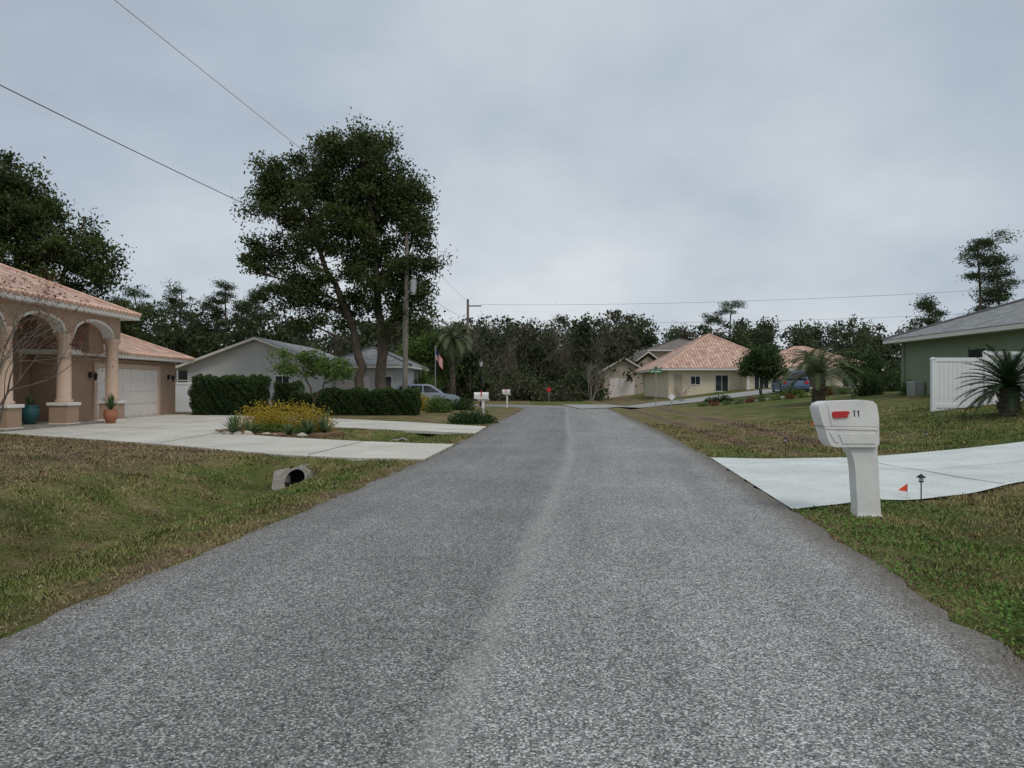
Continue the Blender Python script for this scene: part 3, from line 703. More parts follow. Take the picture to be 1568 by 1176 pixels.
def branch(g, p, d, L, r, depth, rng, tips, spread=.45):
    n = 4; pts = [np.array(p, float)]
    for i in range(n):
        d = d + rng.normal(0, .09, 3); d /= np.linalg.norm(d); pts.append(pts[-1] + d * L / n)
    g.tube(pts, np.linspace(r, r * .62, n + 1), 5 if depth > 2 else 3)
    if depth == 0: tips.append(pts[-1]); return
    for k in range(rng.integers(2, 4)):
        nd = d + rng.normal(0, spread, 3); nd[2] += .12; nd /= np.linalg.norm(nd)
        branch(g, pts[-1] if k < 2 else pts[2], nd, L * rng.uniform(.65, .85), r * .6, depth - 1, rng, tips, spread)
def bare_tree(name, x, y, stems, L, r, depth, mat, seed, leafn=0, leaf=None, spread=.45, ls=.04):
    rng = np.random.default_rng(seed); g = Geo(); tips = []; zb = float(gz(x, y)) - .05
    for s in range(stems):
        a = s * 6.28 / stems + .4; d = np.array([math.cos(a) * .28, math.sin(a) * .28, 1.0]) if stems > 1 else np.array([0, 0, 1.0])
        branch(g, (x + .06 * math.cos(a), y + .06 * math.sin(a), zb), d / np.linalg.norm(d), L, r, depth, rng, tips, spread)
    if leafn:
        T = np.array(tips); i = rng.integers(0, len(T), leafn); g.leaves(T[i] + rng.normal(0, .08, (leafn, 3)), ls, rng, .5, 1)
        return g.build(name, [mat, leaf])
    return g.build(name, [mat])
bare_tree('crape_myrtle_tree', -13.6, 19.3, 4, 1.4, .04, 6, M['twig'], 5, 1400, M['redleaf'], ls=.035)
bare_tree('leafless_tree', 8.2, 76, 4, 1.25, .06, 5, M['palebark'], 6, spread=.3)
bare_tree('leafless_tree', -1.5, 90, 3, 2.4, .10, 5, M['twig'], 7)
bare_tree('leafless_tree', 3.2, 92, 3, 2.4, .10, 5, M['twig'], 8)
bare_tree('leafless_tree', -5.0, 88, 3, 2.3, .10, 5, M['twig'], 9)
bare_tree('leafless_shrub', 20.2, 33.0, 4, .7, .03, 4, M['palebark'], 10)
bare_tree('leafless_shrub', 13.3, 58, 5, .6, .03, 4, M['palebark'], 12, 200, M['redleaf'])

# ------------------------------------------------------------------ roofs / houses
def roof_mesh(name, faces, mat, parent):
    me = bpy.data.meshes.new(name); V = []; F = []
    for f in faces: F.append(list(range(len(V), len(V) + len(f)))); V += f
    me.from_pydata(V, [], F); uv = me.uv_layers.new(name='UVMap'); k = 0
    for f in faces:
        p0 = Vector(f[0]); ex = (Vector(f[1]) - p0).normalized()
        nn = ex.cross(Vector(f[2]) - p0).normalized(); ey = nn.cross(ex)
        for p in f:
            d = Vector(p) - p0; uv.data[k].uv = (d.dot(ex) + 50, d.dot(ey)); k += 1
    me.materials.append(mat); me.update(); o = bpy.data.objects.new(name, me); col.objects.link(o); o.parent = parent
    return o
M['terracap'] = simple('tile_caps', (0.62, 0.41, 0.32), 0.8, 0.25, 3, 10)
def hip(parent, x0, x1, y0, y1, z, pitch, mat, trim, fh=.2):
    w = x1 - x0; d = y1 - y0; h = min(w, d) / 2; zr = z + h * pitch
    if w >= d: r0 = (x0 + h, y0 + h, zr); r1 = (x1 - h, y0 + h, zr)
    else: r0 = (x0 + h, y0 + h, zr); r1 = (x0 + h, y1 - h, zr)
    a, b, c, e = (x0, y0, z), (x1, y0, z), (x1, y1, z), (x0, y1, z)
    if w >= d: fs = [[a, b, r1, r0], [b, c, r1], [c, e, r0, r1], [e, a, r0]]
    else: fs = [[a, b, r0], [b, c, r1, r0], [c, e, r1], [e, a, r0, r1]]
    roof_mesh('roof', fs, mat, parent)
    g = Geo(); t = .03
    g.box(x0 + t, x1 - t, y0 + t, y1 - t, z - fh, z - .015)
    g.build('fascia', [trim], parent)
    g = Geo()
    for p in ((a, r0), (b, r1 if w >= d else r0), (c, r1), (e, r0 if w >= d else r1), (r0, r1)):
        if np.linalg.norm(np.array(p[0]) - np.array(p[1])) > .1:
            g.tube([np.array(p[0]) + [0, 0, .0], np.array(p[1]) + [0, 0, .02]], [.09, .09], 6)
    g.build('ridge_caps', [mat if mat != M['tile'] else M['terracap']], parent)

# --- left house
H = empty('stucco_house')
g = Geo()
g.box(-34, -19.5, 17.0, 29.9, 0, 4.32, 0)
g.build('main_walls', [M['stucco_shaded']], H)
g = Geo(); g.box(-30, -18.2, 30.0, 39.9, 0, 2.76, 0); g.build('garage_walls', [M['stucco_tan']], H)
hip(H, -35.5, -16.35, 16.0, 32.5, 4.62, .44, M['tile'], M['trimwhite'], .22)
hip(H, -31, -17.5, 29.0, 40.6, 3.0, .44, M['tile'], M['trimwhite'], .2)
g = Geo()
for y in np.arange(16.1, 32.5, .28): g.tube([(-16.55, y, 4.70), (-16.30, y, 4.60)], [.085, .085], 6, 0, True)
for y in np.arange(32.8, 40.6, .28): g.tube([(-17.7, y, 3.08), (-17.45, y, 2.98)], [.085, .085], 6, 0, True)
for x in np.arange(-31, -16.4, .28): g.tube([(x, 32.3, 4.70), (x, 32.55, 4.60)], [.085, .085], 6, 0, True)
g.build('eave_tiles', [M['terracap']], H)
def arcade(fix, piers, axis_, bays, spring, rise, top, th, mat, trim):
    g = Geo(); gt = Geo(); n = 18
    for (s0, s1) in bays:
        t = np.linspace(0, 1, n + 1); yy = s0 + (s1 - s0) * t; arc = spring + rise * np.sqrt(np.clip(1 - (2 * t - 1) ** 2, 0, 1))
        for i in range(n):
            q = [(yy[i], arc[i]), (yy[i+1], arc[i+1]), (yy[i+1], top), (yy[i], top)]
            g.prism(q, axis_, fix - th / 2, fix + th / 2)
            q2 = [(yy[i], arc[i] - .02), (yy[i+1], arc[i+1] - .02), (yy[i+1], arc[i+1] + .08), (yy[i], arc[i] + .08)]
            gt.prism(q2, axis_, fix - th / 2 - .03, fix + th / 2 + .03)
    for (s0, s1) in piers:
        q = [(s0, spring), (s1, spring), (s1, top), (s0, top)]; g.prism(q, axis_, fix - th / 2, fix + th / 2)
    g.build('arcade_wall', [mat], H); gt.build('arch_trim', [trim], H)
PY = [18.1, 21.4, 24.7, 28.0, 31.35]
arcade(-17.0, [(y - .27, y + .27) for y in PY], 'x', [(PY[i] + .27, PY[i+1] - .27) for i in range(4)], 3.5, .62, 4.40, .42, M['stucco_tan'], M['trimwhite'])
arcade(31.35, [(-18.2, -17.9)], 'y', [(-17.9, -17.27)], 3.5, .3, 4.40, .42, M['stucco_tan'], M['stucco_cream'])
g = Geo(); g.box(-19.5, -17.22, 30.02, 31.1, 2.9, 4.40); g.build('porch_return', [M['stucco_shaded']], H)
g = Geo(); g.box(-30, -18.0, 29.9, 31.5, 2.74, 4.40); g.build('upper_wall', [M['stucco_tan']], H)
for y in PY:
    g = Geo(); g.box(-17.36, -16.64, y - .36, y + .36, 0, .78); o = g.build('pedestal', [M['stucco_tan']], H); bevel(o, .02)
    g = Geo(); g.box(-17.42, -16.58, y - .42, y + .42, .78, .90); g.box(-17.40, -16.60, y - .40, y + .40, 0.01, .12); bevel(g.build('pedestal_trim', [M['trimwhite']], H), .02)
    g = Geo(); g.lathe(-17, y, [(.30, .9), (.32, .95), (.30, 1.0), (.25, 1.03), (.245, 2.2), (.225, 3.15), (.25, 3.18), (.25, 3.24), (.30, 3.34), (.34, 3.42), (.34, 3.5)], 20)
    g.build('column', [M['stucco_cream']], H, smooth=True)
g = Geo(); g.box(-19.45, -16.5, 17.5, 29.9, 0.0, .10); g.build('porch_floor', [M['concrete_old']], H)
def panel_x(parent, xf, y0, y1, z0, z1, rows, cols, mat, name='garage_door'):
    g = Geo(); g.box(xf - .02, xf + .02, y0, y1, z0, z1)
    dy = (y1 - y0) / cols; dz = (z1 - z0) / rows
    for i in range(cols):
        for j in range(rows):
            g.box(xf + .02, xf + .045, y0 + i * dy + .08, y0 + (i + 1) * dy - .08, z0 + j * dz + .08, z0 + (j + 1) * dz - .08)
    o = g.build(name, [mat], parent); bevel(o, .01, 1)
panel_x(H, -18.17, 32.2, 37.8, 0.03, 2.35, 4, 8, M['door'])
g = Geo(); g.box(-18.2, -18.10, 32.0, 32.2, .03, 2.55); g.box(-18.2, -18.10, 37.8, 38.0, .03, 2.55); g.box(-18.2, -18.10, 32.2, 37.8, 2.35, 2.55)
g.build('garage_trim', [M['stucco_cream']], H)
def wall_lantern(y, x=-18.1, z=2.0):
    g = Geo(); g.box(x - .1, x, y - .05, y + .05, z - .12, z + .12); g.tube([(x, y, z + .05), (x + .1, y, z + .16), (x + .18, y, z + .08)], [.015]*3, 5)
    g.lathe(x + .18, y, [(.02, z + .1), (.10, z + .04), (.10, z + .02), (.06, z - .2), (.02, z - .24)], 6); g.build('wall_lantern', [M['black']], H)
wall_lantern(31.75); wall_lantern(39.0)
g = Geo(); g.box(-19.5, -19.42, 26.0, 27.9, .1, 2.7); g.build('front_door', [M['brownwall']], H)
g = Geo(); g.box(-19.5, -19.43, 21.5, 24.2, .9, 2.6); g.build('window', [M['glass']], H)
g = Geo(); g.box(-19.42, -19.40, 22.8, 22.86, .9, 2.6); g.box(-19.45, -19.38, 21.4, 24.3, .78, .9); g.box(-19.45, -19.38, 21.4, 24.3, 2.6, 2.72); g.build('window_frame', [M['trimwhite']], H)
def pot(x, y, r, h, mat, seed, L=.6, leaf='agave'):
    e = empty('potted_plant'); g = Geo(); z = .03 + .08 * (x < -17.4)
    g.lathe(x, y, [(.01, z), (r * .6, z), (r * .95, z + h * .5), (r, z + h * .75), (r * .8, z + h * .9), (r * .95, z + h), (r * .8, z + h), (r * .7, z + h * .9), (0.01, z + h * .88)], 18)
    g.build('pot', [mat], e, smooth=True)
    o = rosette('plant', x, y, 30, L, .03, M[leaf], seed, z + h * .9, (45, 88), .5); o.parent = e
pot(-16.1, 29.6, .27, .55, M['terracotta'], 1, .8); pot(-17.9, 27.4, .32, .7, M['teal'], 2, .5); pot(-17.8, 29.2, .28, .55, M['terracotta'], 3, .6)
pot(-18.0, 25.9, .3, .6, M['teal'], 4, .5); pot(-16.2, 38.6, .25, .5, M['teal'], 5, .3); pot(-18.2, 23.4, .3, .6, M['teal'], 6, .5)

# --- grey house
H2 = empty('grey_house'); g = Geo()
g.box(-22.0, -12.6, 50, 64, 0, 2.95); g.prism([(-22.0, 2.95), (-12.6, 2.95), (-17.3, 4.62)], 'y', 50, 50.2); g.prism([(-22.0, 2.95), (-12.6, 2.95), (-17.3, 4.62)], 'y', 63.8, 64)
g.box(-12.6, -7.6, 52, 62, 0, 2.9); g.build('walls', [M['greywall']], H2)
def gable_y(parent, x0, x1, y0, y1, z, zr, mat, trim, th=.16):
    xm = (x0 + x1) / 2
    roof_mesh('roof', [[(x0, y1, z), (x0, y0, z), (xm, y0, zr), (xm, y1, zr)], [(x1, y0, z), (x1, y1, z), (xm, y1, zr), (xm, y0, zr)]], mat, parent)
    g = Geo(); g.prism([(x0, z - .02), (xm, zr - .02), (x1, z - .02), (x1, z - .02 - th), (xm, zr - .02 - th), (x0, z - .02 - th)], 'y', y0 + .02, y1 - .02); g.build('barge_boards', [trim], parent)
gable_y(H2, -22.8, -11.8, 49.4, 64.5, 2.8, 4.85, M['shgrey'], M['trimwhite'])
hip(H2, -13.5, -7.0, 51.3, 62.7, 3.0, .42, M['shgrey'], M['trimwhite'])
def window_y(parent, x0, x1, yf, z0, z1, mat=None, mull=1):
    g = Geo(); g.box(x0, x1, yf - .03, yf + .02, z0, z1); g.build('window', [mat or M['glass']], parent)
    g = Geo(); f = .07
    g.box(x0 - f, x0, yf - .06, yf + .01, z0 - f, z1 + f); g.box(x1, x1 + f, yf - .06, yf + .01, z0 - f, z1 + f)
    g.box(x0, x1, yf - .06, yf + .01, z1, z1 + f); g.box(x0, x1, yf - .06, yf + .01, z0 - f, z0)
    for i in range(mull): xm = x0 + (x1 - x0) * (i + 1) / (mull + 1); g.box(xm - .02, xm + .02, yf - .05, yf - .031, z0, z1)
    g.build('window_frame', [M['trimwhite']], parent)
window_y(H2, -16.0, -15.1, 50, 1.0, 2.2); window_y(H2, -9.4, -8.5, 52, .9, 2.2)
g = Geo(); g.box(-12.4, -10.0, 51.95, 52.0, 0, 2.2)
for j in range(4): g.box(-12.32, -10.08, 51.92, 51.95, .05 + j * .54, .53 + j * .54)
g.build('garage_door', [M['door']], H2)
F = empty('vinyl_fence')
def fence_x(parent, x0, x1, y, h, zb, step=1.85):
    n = max(1, int(round((x1 - x0) / step))); dx = (x1 - x0) / n
    for i in range(n + 1):
        x = x0 + i * dx; z = float(zb(x) if callable(zb) else zb)
        g = Geo(); g.box(x - .065, x + .065, y - .065, y + .065, z - .1, z + h + .05); g.prism([(x - .08, z + h + .05), (x + .08, z + h + .05), (x, z + h + .13)], 'y', y - .08, y + .08)
        g.build('post', [M['white']], parent)
        if i < n:
            z2 = float(zb(x + dx) if callable(zb) else zb); zz = min(z, z2); zt = (z + z2) / 2 
            g = Geo(); m = 11; w = (dx - .13) / m
            for k in range(m): xa = x + .065 + k * w; g.box(xa + .006, xa + w - .006, y - .012, y + .012, zz - .05, zt + h - .1)
            g.box(x + .065, x + dx - .065, y - .035, y + .035, zt + h - .14, zt + h); g.box(x + .065, x + dx - .065, y - .035, y + .035, zt + .02, zt + .16)
            g.build('panel', [M['white']], parent)
fence_x(F, -20.5, -18.3, 43.0, 1.75, 0)
F2 = empty('vinyl_fence'); fence_x(F2, 14.95, 22.4, 26.2, 1.8, lambda x: float(gz(x, 26.2)))
e = empty('screen_enclosure'); g = Geo()
for x in np.linspace(-25.2, -22.9, 3):
    g.box(x - .04, x + .04, 53.0, 53.08, 0, 3.0)
for z in (0.9, 1.9, 3.0): g.box(-25.2, -22.9, 53.0, 53.06, z, z + .07)
g.build('frame', [M['trimwhite']], e); g = Geo(); g.box(-25.1, -22.9, 53.1, 53.12, 0, 3.0); g.build('screen', [M['glass']], e)

# --- terracotta roof house
H3 = empty('tile_roof_house'); zb = .45; g = Geo()
g.box(14.0, 24.0, 66, 78, 0, 3.0); g.box(24.0, 33.0, 68, 77, 0, 3.0); g.box(20.5, 23.2, 64.5, 66, 0, 2.9); g.build('walls', [M['stucco_pale']], H3)
hip(H3, 13.2, 24.8, 65.2, 78.8, 3.15, .58, M['tile'], M['trimwhite'])
hip(H3, 22.5, 34.0, 67.2, 77.8, 3.15, .42, M['tile'], M['trimwhite'])
hip(H3, 19.9, 23.8, 63.8, 69.5, 3.0, .55, M['tile'], M['trimwhite'])
window_y(H3, 18.2, 19.3, 66, 1.1, 2.5); window_y(H3, 21.2, 22.4, 64.5, 1.1, 2.5, mull=2); window_y(H3, 16.0, 16.8, 66, 1.7, 2.4); window_y(H3, 27, 28.4, 68, 1.2, 2.4); window_y(H3, 30.5, 31.6, 68, 1.2, 2.4)
g = Geo(); g.box(14.5, 15.2, 65.95, 66, zb, 2.6); g.build('front_door', [M['brownwall']], H3)
g = Geo(); g.box(25.2, 26.1, 67.95, 68, zb, 2.6); g.build('side_door', [M['brownwall']], H3)
g = Geo(); 
for x in (20.6, 23.1): g.box(x - .12, x + .12, 64.3, 64.5, 0, 2.85)
g.build('corner_trim', [M['trimwhite']], H3)

H4 = empty('shingle_house'); g = Geo()
g.box(11.2, 17.2, 90, 100, 0, 3.3); g.prism([(10.6, 3.3), (16.0, 3.3), (13.3, 4.9)], 'y', 88, 90); g.box(11.0, 15.6, 88, 90, 0, 3.3); g.build('walls', [M['brownwall']], H4)
gable_y(H4, 10.2, 16.4, 87.4, 96, 3.2, 5.0, M['shbrown'], M['trimwhite']); gable_y(H4, 13.2, 19.8, 89, 101, 3.4, 5.8, M['shbrown'], M['trimwhite'])
g = Geo(); g.box(14.0, 19.2, 89.6, 90.0, 0, 3.3); g.prism([(14.0, 3.3), (19.0, 3.3), (16.5, 5.2)], 'y', 89.6, 90); g.build('gable_wall', [M['brownwall']], H4)
g = Geo(); g.box(11.6, 14.6, 87.93, 88, 0, 2.5); g.build('garage_door', [M['door']], H4)
window_y(H4, 16.0, 17.4, 89.6, 1, 2.4)
H5 = empty('two_storey_house'); g = Geo(); g.box(18.6, 28, 98, 108, 0, 6.3); g.build('walls', [M['brownwall']], H5)
hip(H5, 17.8, 28.8, 97.2, 108.8, 6.4, .32, M['shbrown'], M['trimwhite']); window_y(H5, 20.2, 21.4, 98, 4.1, 5.3); window_y(H5, 23.4, 24.6, 98, 4.1, 5.3)

# --- green house
H6 = empty('green_house'); g = Geo(); g.box(20.0, 33, 16, 37.8, 0.3, 3.75); g.build('walls', [M['greenwall']], H6)
hip(H6, 19.3, 33.7, 15.3, 38.5, 3.92, .36, M['shgreen'], M['trimwhite'], .2)
g = Geo(); g.box(19.93, 20.0, 31.0, 32.2, 1.9, 3.1); g.build('window', [M['glass']], H6)
g = Geo(); g.box(19.93, 20.0, 37.55, 37.78, .9, 3.7); g.box(19.90, 20.0, 30.9, 31.0, 1.8, 3.2); g.box(19.90, 20.0, 32.2, 32.3, 1.8, 3.2); g.build('trim', [M['greenwall']], H6)
g = Geo(); g.box(19.4, 19.92, 35.6, 36.3, 1.0, 1.75); bevel(g.build('ac_unit', [M['metal']], H6), .03)

# ------------------------------------------------------------------ culverts
def culvert(x, y, k=1.0):
    e = empty('culvert'); z = float(gz(x, y)) - .03; g = Geo()
    n = 16; ri, ro = .20 * k, .245 * k
    a = np.linspace(0, 2 * math.pi, n, endpoint=False); zc = z + .15 * k
    def ring(r, back):
        return np.stack([x + r * np.cos(a), y + (0.24 * (np.sin(a) * r / ro + 1) if back == 0 else back) + 0 * a, zc + r * np.sin(a)], -1)
    o0 = ring(ro, 0); i0 = ring(ri, 0); o1 = ring(ro, 2.2); i1 = ring(ri, 2.2)
    V = np.concatenate([o0, i0, o1, i1]); F_ = []
    for q in range(n):
        q2 = (q + 1) % n; F_ += [(q, q2, n + q2, n + q), (q, q2, 2*n + q2, 2*n + q)]
    g.add(V, F_, 0); g.add(V, [(n + q, n + (q+1) % n, 3*n + (q+1) % n, 3*n + q) for q in range(n)], 1); g.add(i1 - np.array([0, 1.5, 0]), [tuple(range(n))], 1)
    for s, wd in ((-1, .52 * k), (1, .24 * k)):
        pts = [(x + s * .2 * k, y - .02, z - .06), (x + s * wd * .8, y + .08, z + .0), (x + s * wd, y + .55, z + .30 * k), (x + s * .18 * k, y + .52, z + .37 * k)]
        low = [(p[0], p[1] + .03, p[2] - .25) for p in pts]
        g.add(pts + low, [(0,1,2,3),(4,7,6,5),(0,4,5,1),(1,5,6,2),(2,6,7,3),(3,7,4,0)], 0)
    g.build('concrete_end', [M['concrete_old'], M['pipe']], e)
    # turf growing over the top of the pipe
    rng = np.random.default_rng(int(abs(x) * 100)); m = 1500
    P = np.stack([x + rng.normal(-.05, .42, m) * k, y + .62 + rng.uniform(0, .9, m), np.zeros(m)], -1)
    P[:, 2] = z + .34 * k * np.exp(-((P[:, 0] - x) / .75) ** 2) + rng.uniform(0, .05, m)
    g = Geo(); g.leaves(P, .04, rng, .3); g.build('turf', [M['grass']], e)
culvert(float(XL(14.1)) - 2.35, 14.05, .95); culvert(float(XL(23.4)) - 2.45, 23.6, .85)

# ------------------------------------------------------------------ mailboxes
def mailbox(name, x, y, zb):
    e = empty(name); e.location = (x, y, zb)
    U = lambda u, v: ((u - 1322) / 132, (790 - v) / 132)
    head = [U(*p) for p in [(1246,624),(1249,618),(1258,614.5),(1318,612.5),(1328,614),(1334,620),(1337,640),(1337.5,679),(1333,683.5),(1272,683.5),(1265,681),(1260,672),(1255,655),(1249,637)]]
    g = Geo(); g.prism(head, 'y', -.13, .13); bevel(g.build('box', [M['mailwhite']], e), .03, 4, 35)
    post = [U(*p) for p in [(1290,682),(1337,682),(1338,700),(1343,792),(1307,796),(1307,770),(1303.5,715),(1301,700),(1296,690)]]
    g = Geo(); g.prism(post, 'y', -.085, .085); bevel(g.build('post', [M['mailwhite']], e), .014, 3, 35)
    g = Geo()
    for p in ([(1256,653),(1335,655),(1335,658),(1257,656)], [(1262,661),(1268,661),(1276,676),(1271,676)], [(1276,663),(1331,663),(1331,678),(1282,678)], [(1259,619),(1262,619),(1268,650),(1265,650)]):
        g.prism([U(*q) for q in p], 'y', -.139, -.128)
    bevel(g.build('moulding', [M['mailwhite']], e), .003, 2)
    g = Geo(); g.prism([U(*q) for q in [(1252,651.6),(1336,652.6),(1336,653.4),(1252,652.4)]], 'y', -.1312, .1312); g.build('door_gap', [M['concrete_old']], e)
    fl = [U(*q) for q in [(1266,631),(1269,629.5),(1290,629),(1292,632),(1288,635.5),(1290,638),(1270,639.5),(1266,637)]]
    g = Geo(); g.prism(fl, 'y', -.148, -.131); bevel(g.build('signal_flag', [M['red']], e), .003, 2)
    g = Geo()
    for u in (1299.5, 1305.5):
        g.prism([U(u - .3, 637.5), U(u + 1.0, 637.5), U(u + 1.0, 627.5), U(u - .2, 627.5), U(u - 1.6, 629.6), U(u - 1.4, 630.6), U(u - .3, 629.6)], 'y', -.134, -.130)
    g.build('house_number', [M['black']], e)
    g = Geo(); g.box(-.10, .165, -.11, .11, -.03, .025); bevel(g.build('foot', [M['mailwhite']], e), .01)
    return e
mailbox('mailbox', 4.08, 8.56, float(gz(4.08, 8.56)))
def rural_mailbox(x, y, w=.55):
    e = empty('mailbox'); g = Geo(); z = float(gz(x, y))
    g.box(x - .06, x + .06, y - .06, y + .06, z, z + .95); g.box(x - .28, x + .28, y - .1, y + .1, z + .9, z + .97); g.build('post', [M['trimwhite']], e)
    a = np.linspace(0, math.pi, 9); pr = [(y + .14 * math.cos(t), z + 1.14 + .14 * math.sin(t)) for t in a] + [(y - .14, z + .97), (y + .14, z + .97)]
    g = Geo(); g.prism(pr, 'x', x - w, x + w * .6); g.build('box', [M['mailwhite']], e)
    g = Geo(); g.box(x - .1, x - .05, y - .17, y - .145, z + 1.1, z + 1.38); g.build('flag', [M['red']], e)
rural_mailbox(-1.35, 34.5, .42); rural_mailbox(-.35, 53, .35)
def path_light(x, y, h=.36):
    z = float(gz(x, y)); g = Geo()
    g.tube([(x, y, z - .05), (x, y, z + h * .75)], [.008, .008], 8, 0)
    g.lathe(x, y, [(.008, z + h * .72), (.03, z + h * .74), (.034, z + h * .78)], 14, 0)
    g.lathe(x, y, [(.026, z + h * .78), (.03, z + h * .92)], 14, 1)
    g.lathe(x, y, [(.06, z + h * .90), (.056, z + h * .925), (.02, z + h * 1.0), (.006, z + h * 1.03), (.0, z + h * 1.05)], 16, 0)
    g.build('path_light', [M['black'], M['lamp']], smooth=True)
path_light(5.42, 9.78); path_light(6.0, 16.2, .38); path_light(9.6, 17.1, .34)
def marker_flag(x, y, h, s=.12):
    z = float(gz(x, y)); g = Geo(); g.tube([(x, y, z - .03), (x + .01, y, z + h)], [.003, .003], 5, 0)
    g.prism([(x + .01, z + h), (x + .01, z + h - s * .75), (x - s * .8, z + h - s * .62)], 'y', y - .002, y + .002, 1)
    g.build('marker_flag', [M['metal'], M['orange']])
marker_flag(5.32, 9.95, .22, .15); marker_flag(9.0, 22, .4, .12)

# ------------------------------------------------------------------ poles and wires
e = empty('utility_pole'); g = Geo(); px_, py_ = -6.32, 44.0
g.tube([(px_ - .1, py_, -.3), (px_, py_, 5), (px_ + .05, py_, 10.85)], [.17, .145, .11], 12, 0, True); g.build('pole', [M['wood']], e, smooth=True)
g = Geo(); g.lathe(px_ + .42, py_ - .05, [(.0, 6.95), (.2, 6.95), (.22, 7.05), (.22, 7.75), (.2, 7.85), (.06, 7.9), (.05, 8.0), (.0, 8.0)], 16); g.tube([(px_ + .42, py_, 7.9), (px_ + .42, py_, 8.15)], [.03, .02], 8)
g.box(px_ + .05, px_ + .25, py_ - .05, py_ + .05, 7.1, 7.2); g.box(px_ + .05, px_ + .25, py_ - .05, py_ + .05, 7.6, 7.7)
g.tube([(px_ + .05, py_ - .02, 8.6), (px_ + .35, py_, 8.7), (px_ + .4, py_, 8.1)], [.02] * 3, 6)
g.tube([(px_ - .17, py_ - .02, 0), (px_ - .15, py_ - .02, 6.5)], [.03, .03], 6); g.build('transformer', [M['metal']], e, smooth=False)
e2 = empty('utility_pole'); g = Geo(); qx, qy = -4.55, 76.0
g.tube([(qx, qy, -.3), (qx, qy, 10.5)], [.17, .12], 10, 0, True); g.build('pole', [M['wood']], e2, smooth=True)
g = Geo(); g.tube([(qx, qy, 6.0), (qx - .8, qy - .3, 6.6), (qx - 1.5, qy - .5, 6.7)], [.03] * 3, 6); g.lathe(qx - 1.6, qy - .5, [(.0, 6.78), (.2, 6.72), (.24, 6.6), (.16, 6.48), (0, 6.45)], 10); g.build('street_light_arm', [M['metal']], e2)
g = Geo(); g.box(qx, qx + 1.4, qy - .06, qy + .06, 9.75, 9.87); g.build('crossarm', [M['wood']], e2)
e3 = empty('utility_pole'); g = Geo(); g.tube([(-12.9, -15, -.3), (-12.9, -15, 10.9)], [.17, .12], 10, 0, True); g.build('pole', [M['wood']], e3, smooth=True)
e4 = empty('utility_pole'); g = Geo(); g.tube([(62, 46, -.3), (62, 46, 10.6)], [.17, .12], 10, 0, True); g.build('pole', [M['wood']], e4, smooth=True)
g = Geo()
def wire(p0, p1, sag, r=.012):
    t = np.linspace(0, 1, 30)[:, None]; P = np.array(p0) * (1 - t) + np.array(p1) * t; P[:, 2] -= (4 * sag * t * (1 - t))[:, 0]; g.tube(P, [r] * 30, 4)
wire((px_, py_, 10.8), (-12.9, -15, 10.8), .25, .009); wire((px_, py_, 8.2), (-14.3, -15, 8.4), .75, .012)
wire((px_, py_, 10.7), (qx, qy, 10.3), .3, .011); wire((px_, py_, 8.1), (qx, qy, 8.5), .4, .014); wire((px_, py_, 6.8), (qx, qy, 7.5), .5, .014)
wire((qx + 1.3, qy, 9.95), (62, 46, 10.0), 1.0, .011); wire((qx, qy, 8.3), (62, 46, 8.4), 1.2, .009); wire((px_, py_, 8.0), (-9, 52, 3.0), .4, .012)
g.build('power_lines', [M['black']])

e = empty('street_lamp'); g = Geo(); lx, ly = -2.35, 56
g.lathe(lx, ly, [(.12, 0), (.12, .2), (.06, .35), (.045, 1.0), (.04, 2.9), (.07, 2.95), (.03, 3.0)], 12); g.build('post', [M['black']], e, smooth=True)
g = Geo(); g.lathe(lx, ly, [(.09, 3.0), (.15, 3.4)], 6); g.build('lantern_glass', [M['lamp']], e)
g = Geo(); g.lathe(lx, ly, [(.2, 3.4), (.12, 3.55), (.03, 3.65), (.02, 3.75), (0, 3.78)], 6); g.lathe(lx, ly, [(.04, 2.95), (.1, 2.98), (.1, 3.02)], 6)
for k in range(6):
    a = k * math.pi / 3; g.tube([(lx + .095 * math.cos(a), ly + .095 * math.sin(a), 3.0), (lx + .155 * math.cos(a), ly + .155 * math.sin(a), 3.4)], [.012, .012], 4)
g.build('lantern_cap', [M['black']], e)

def flagmat():
    m, nt, b, o = new_mat('striped_flag'); uv = N(nt, 'ShaderNodeUVMap').outputs[0]
    s = N(nt, 'ShaderNodeSeparateXYZ'); nt.links.new(uv, s.inputs[0])
    st = math_(nt, 'GREATER_THAN', math_(nt, 'FRACT', math_(nt, 'MULTIPLY', s.outputs[1], 6.5)), .5)
    c = mixc(nt, st, (.5, .02, .03), (.7, .7, .7))
    ca = math_(nt, 'MULTIPLY', math_(nt, 'LESS_THAN', s.outputs[0], .42), math_(nt, 'GREATER_THAN', s.outputs[1], .46))
    c = mixc(nt, ca, c, (.03, .05, .2)); nt.links.new(c, b.inputs['Base Color']); b.inputs['Roughness'].default_value = .8; return m
e = empty('flagpole'); g = Geo(); fx, fy = -5.25, 50.5; g.tube([(fx, fy, 0), (fx, fy, 4.2)], [.035, .025], 8, 0, True); g.lathe(fx, fy, [(0, 4.18), (.05, 4.23), (0, 4.3)], 8); g.build('pole', [M['metal']], e)
me = bpy.data.meshes.new('flag'); nu, nv = 14, 8; V = []; 
for i in range(nu + 1):
    for j in range(nv + 1):
        u, v = i / nu, j / nv; V.append((fx + .03 + u * .5, fy + .08 * math.sin(u * 9), 4.1 - (1 - v) * .75 - u * .75 + .04 * math.sin(u * 7)))
Fc = [(i * (nv + 1) + j, (i + 1) * (nv + 1) + j, (i + 1) * (nv + 1) + j + 1, i * (nv + 1) + j + 1) for i in range(nu) for j in range(nv)]
me.from_pydata(V, [], Fc); uvl = me.uv_layers.new(name='UVMap')
for l in me.loops:
    i, j = divmod(l.vertex_index, nv + 1); uvl.data[l.index].uv = (i / nu, j / nv)
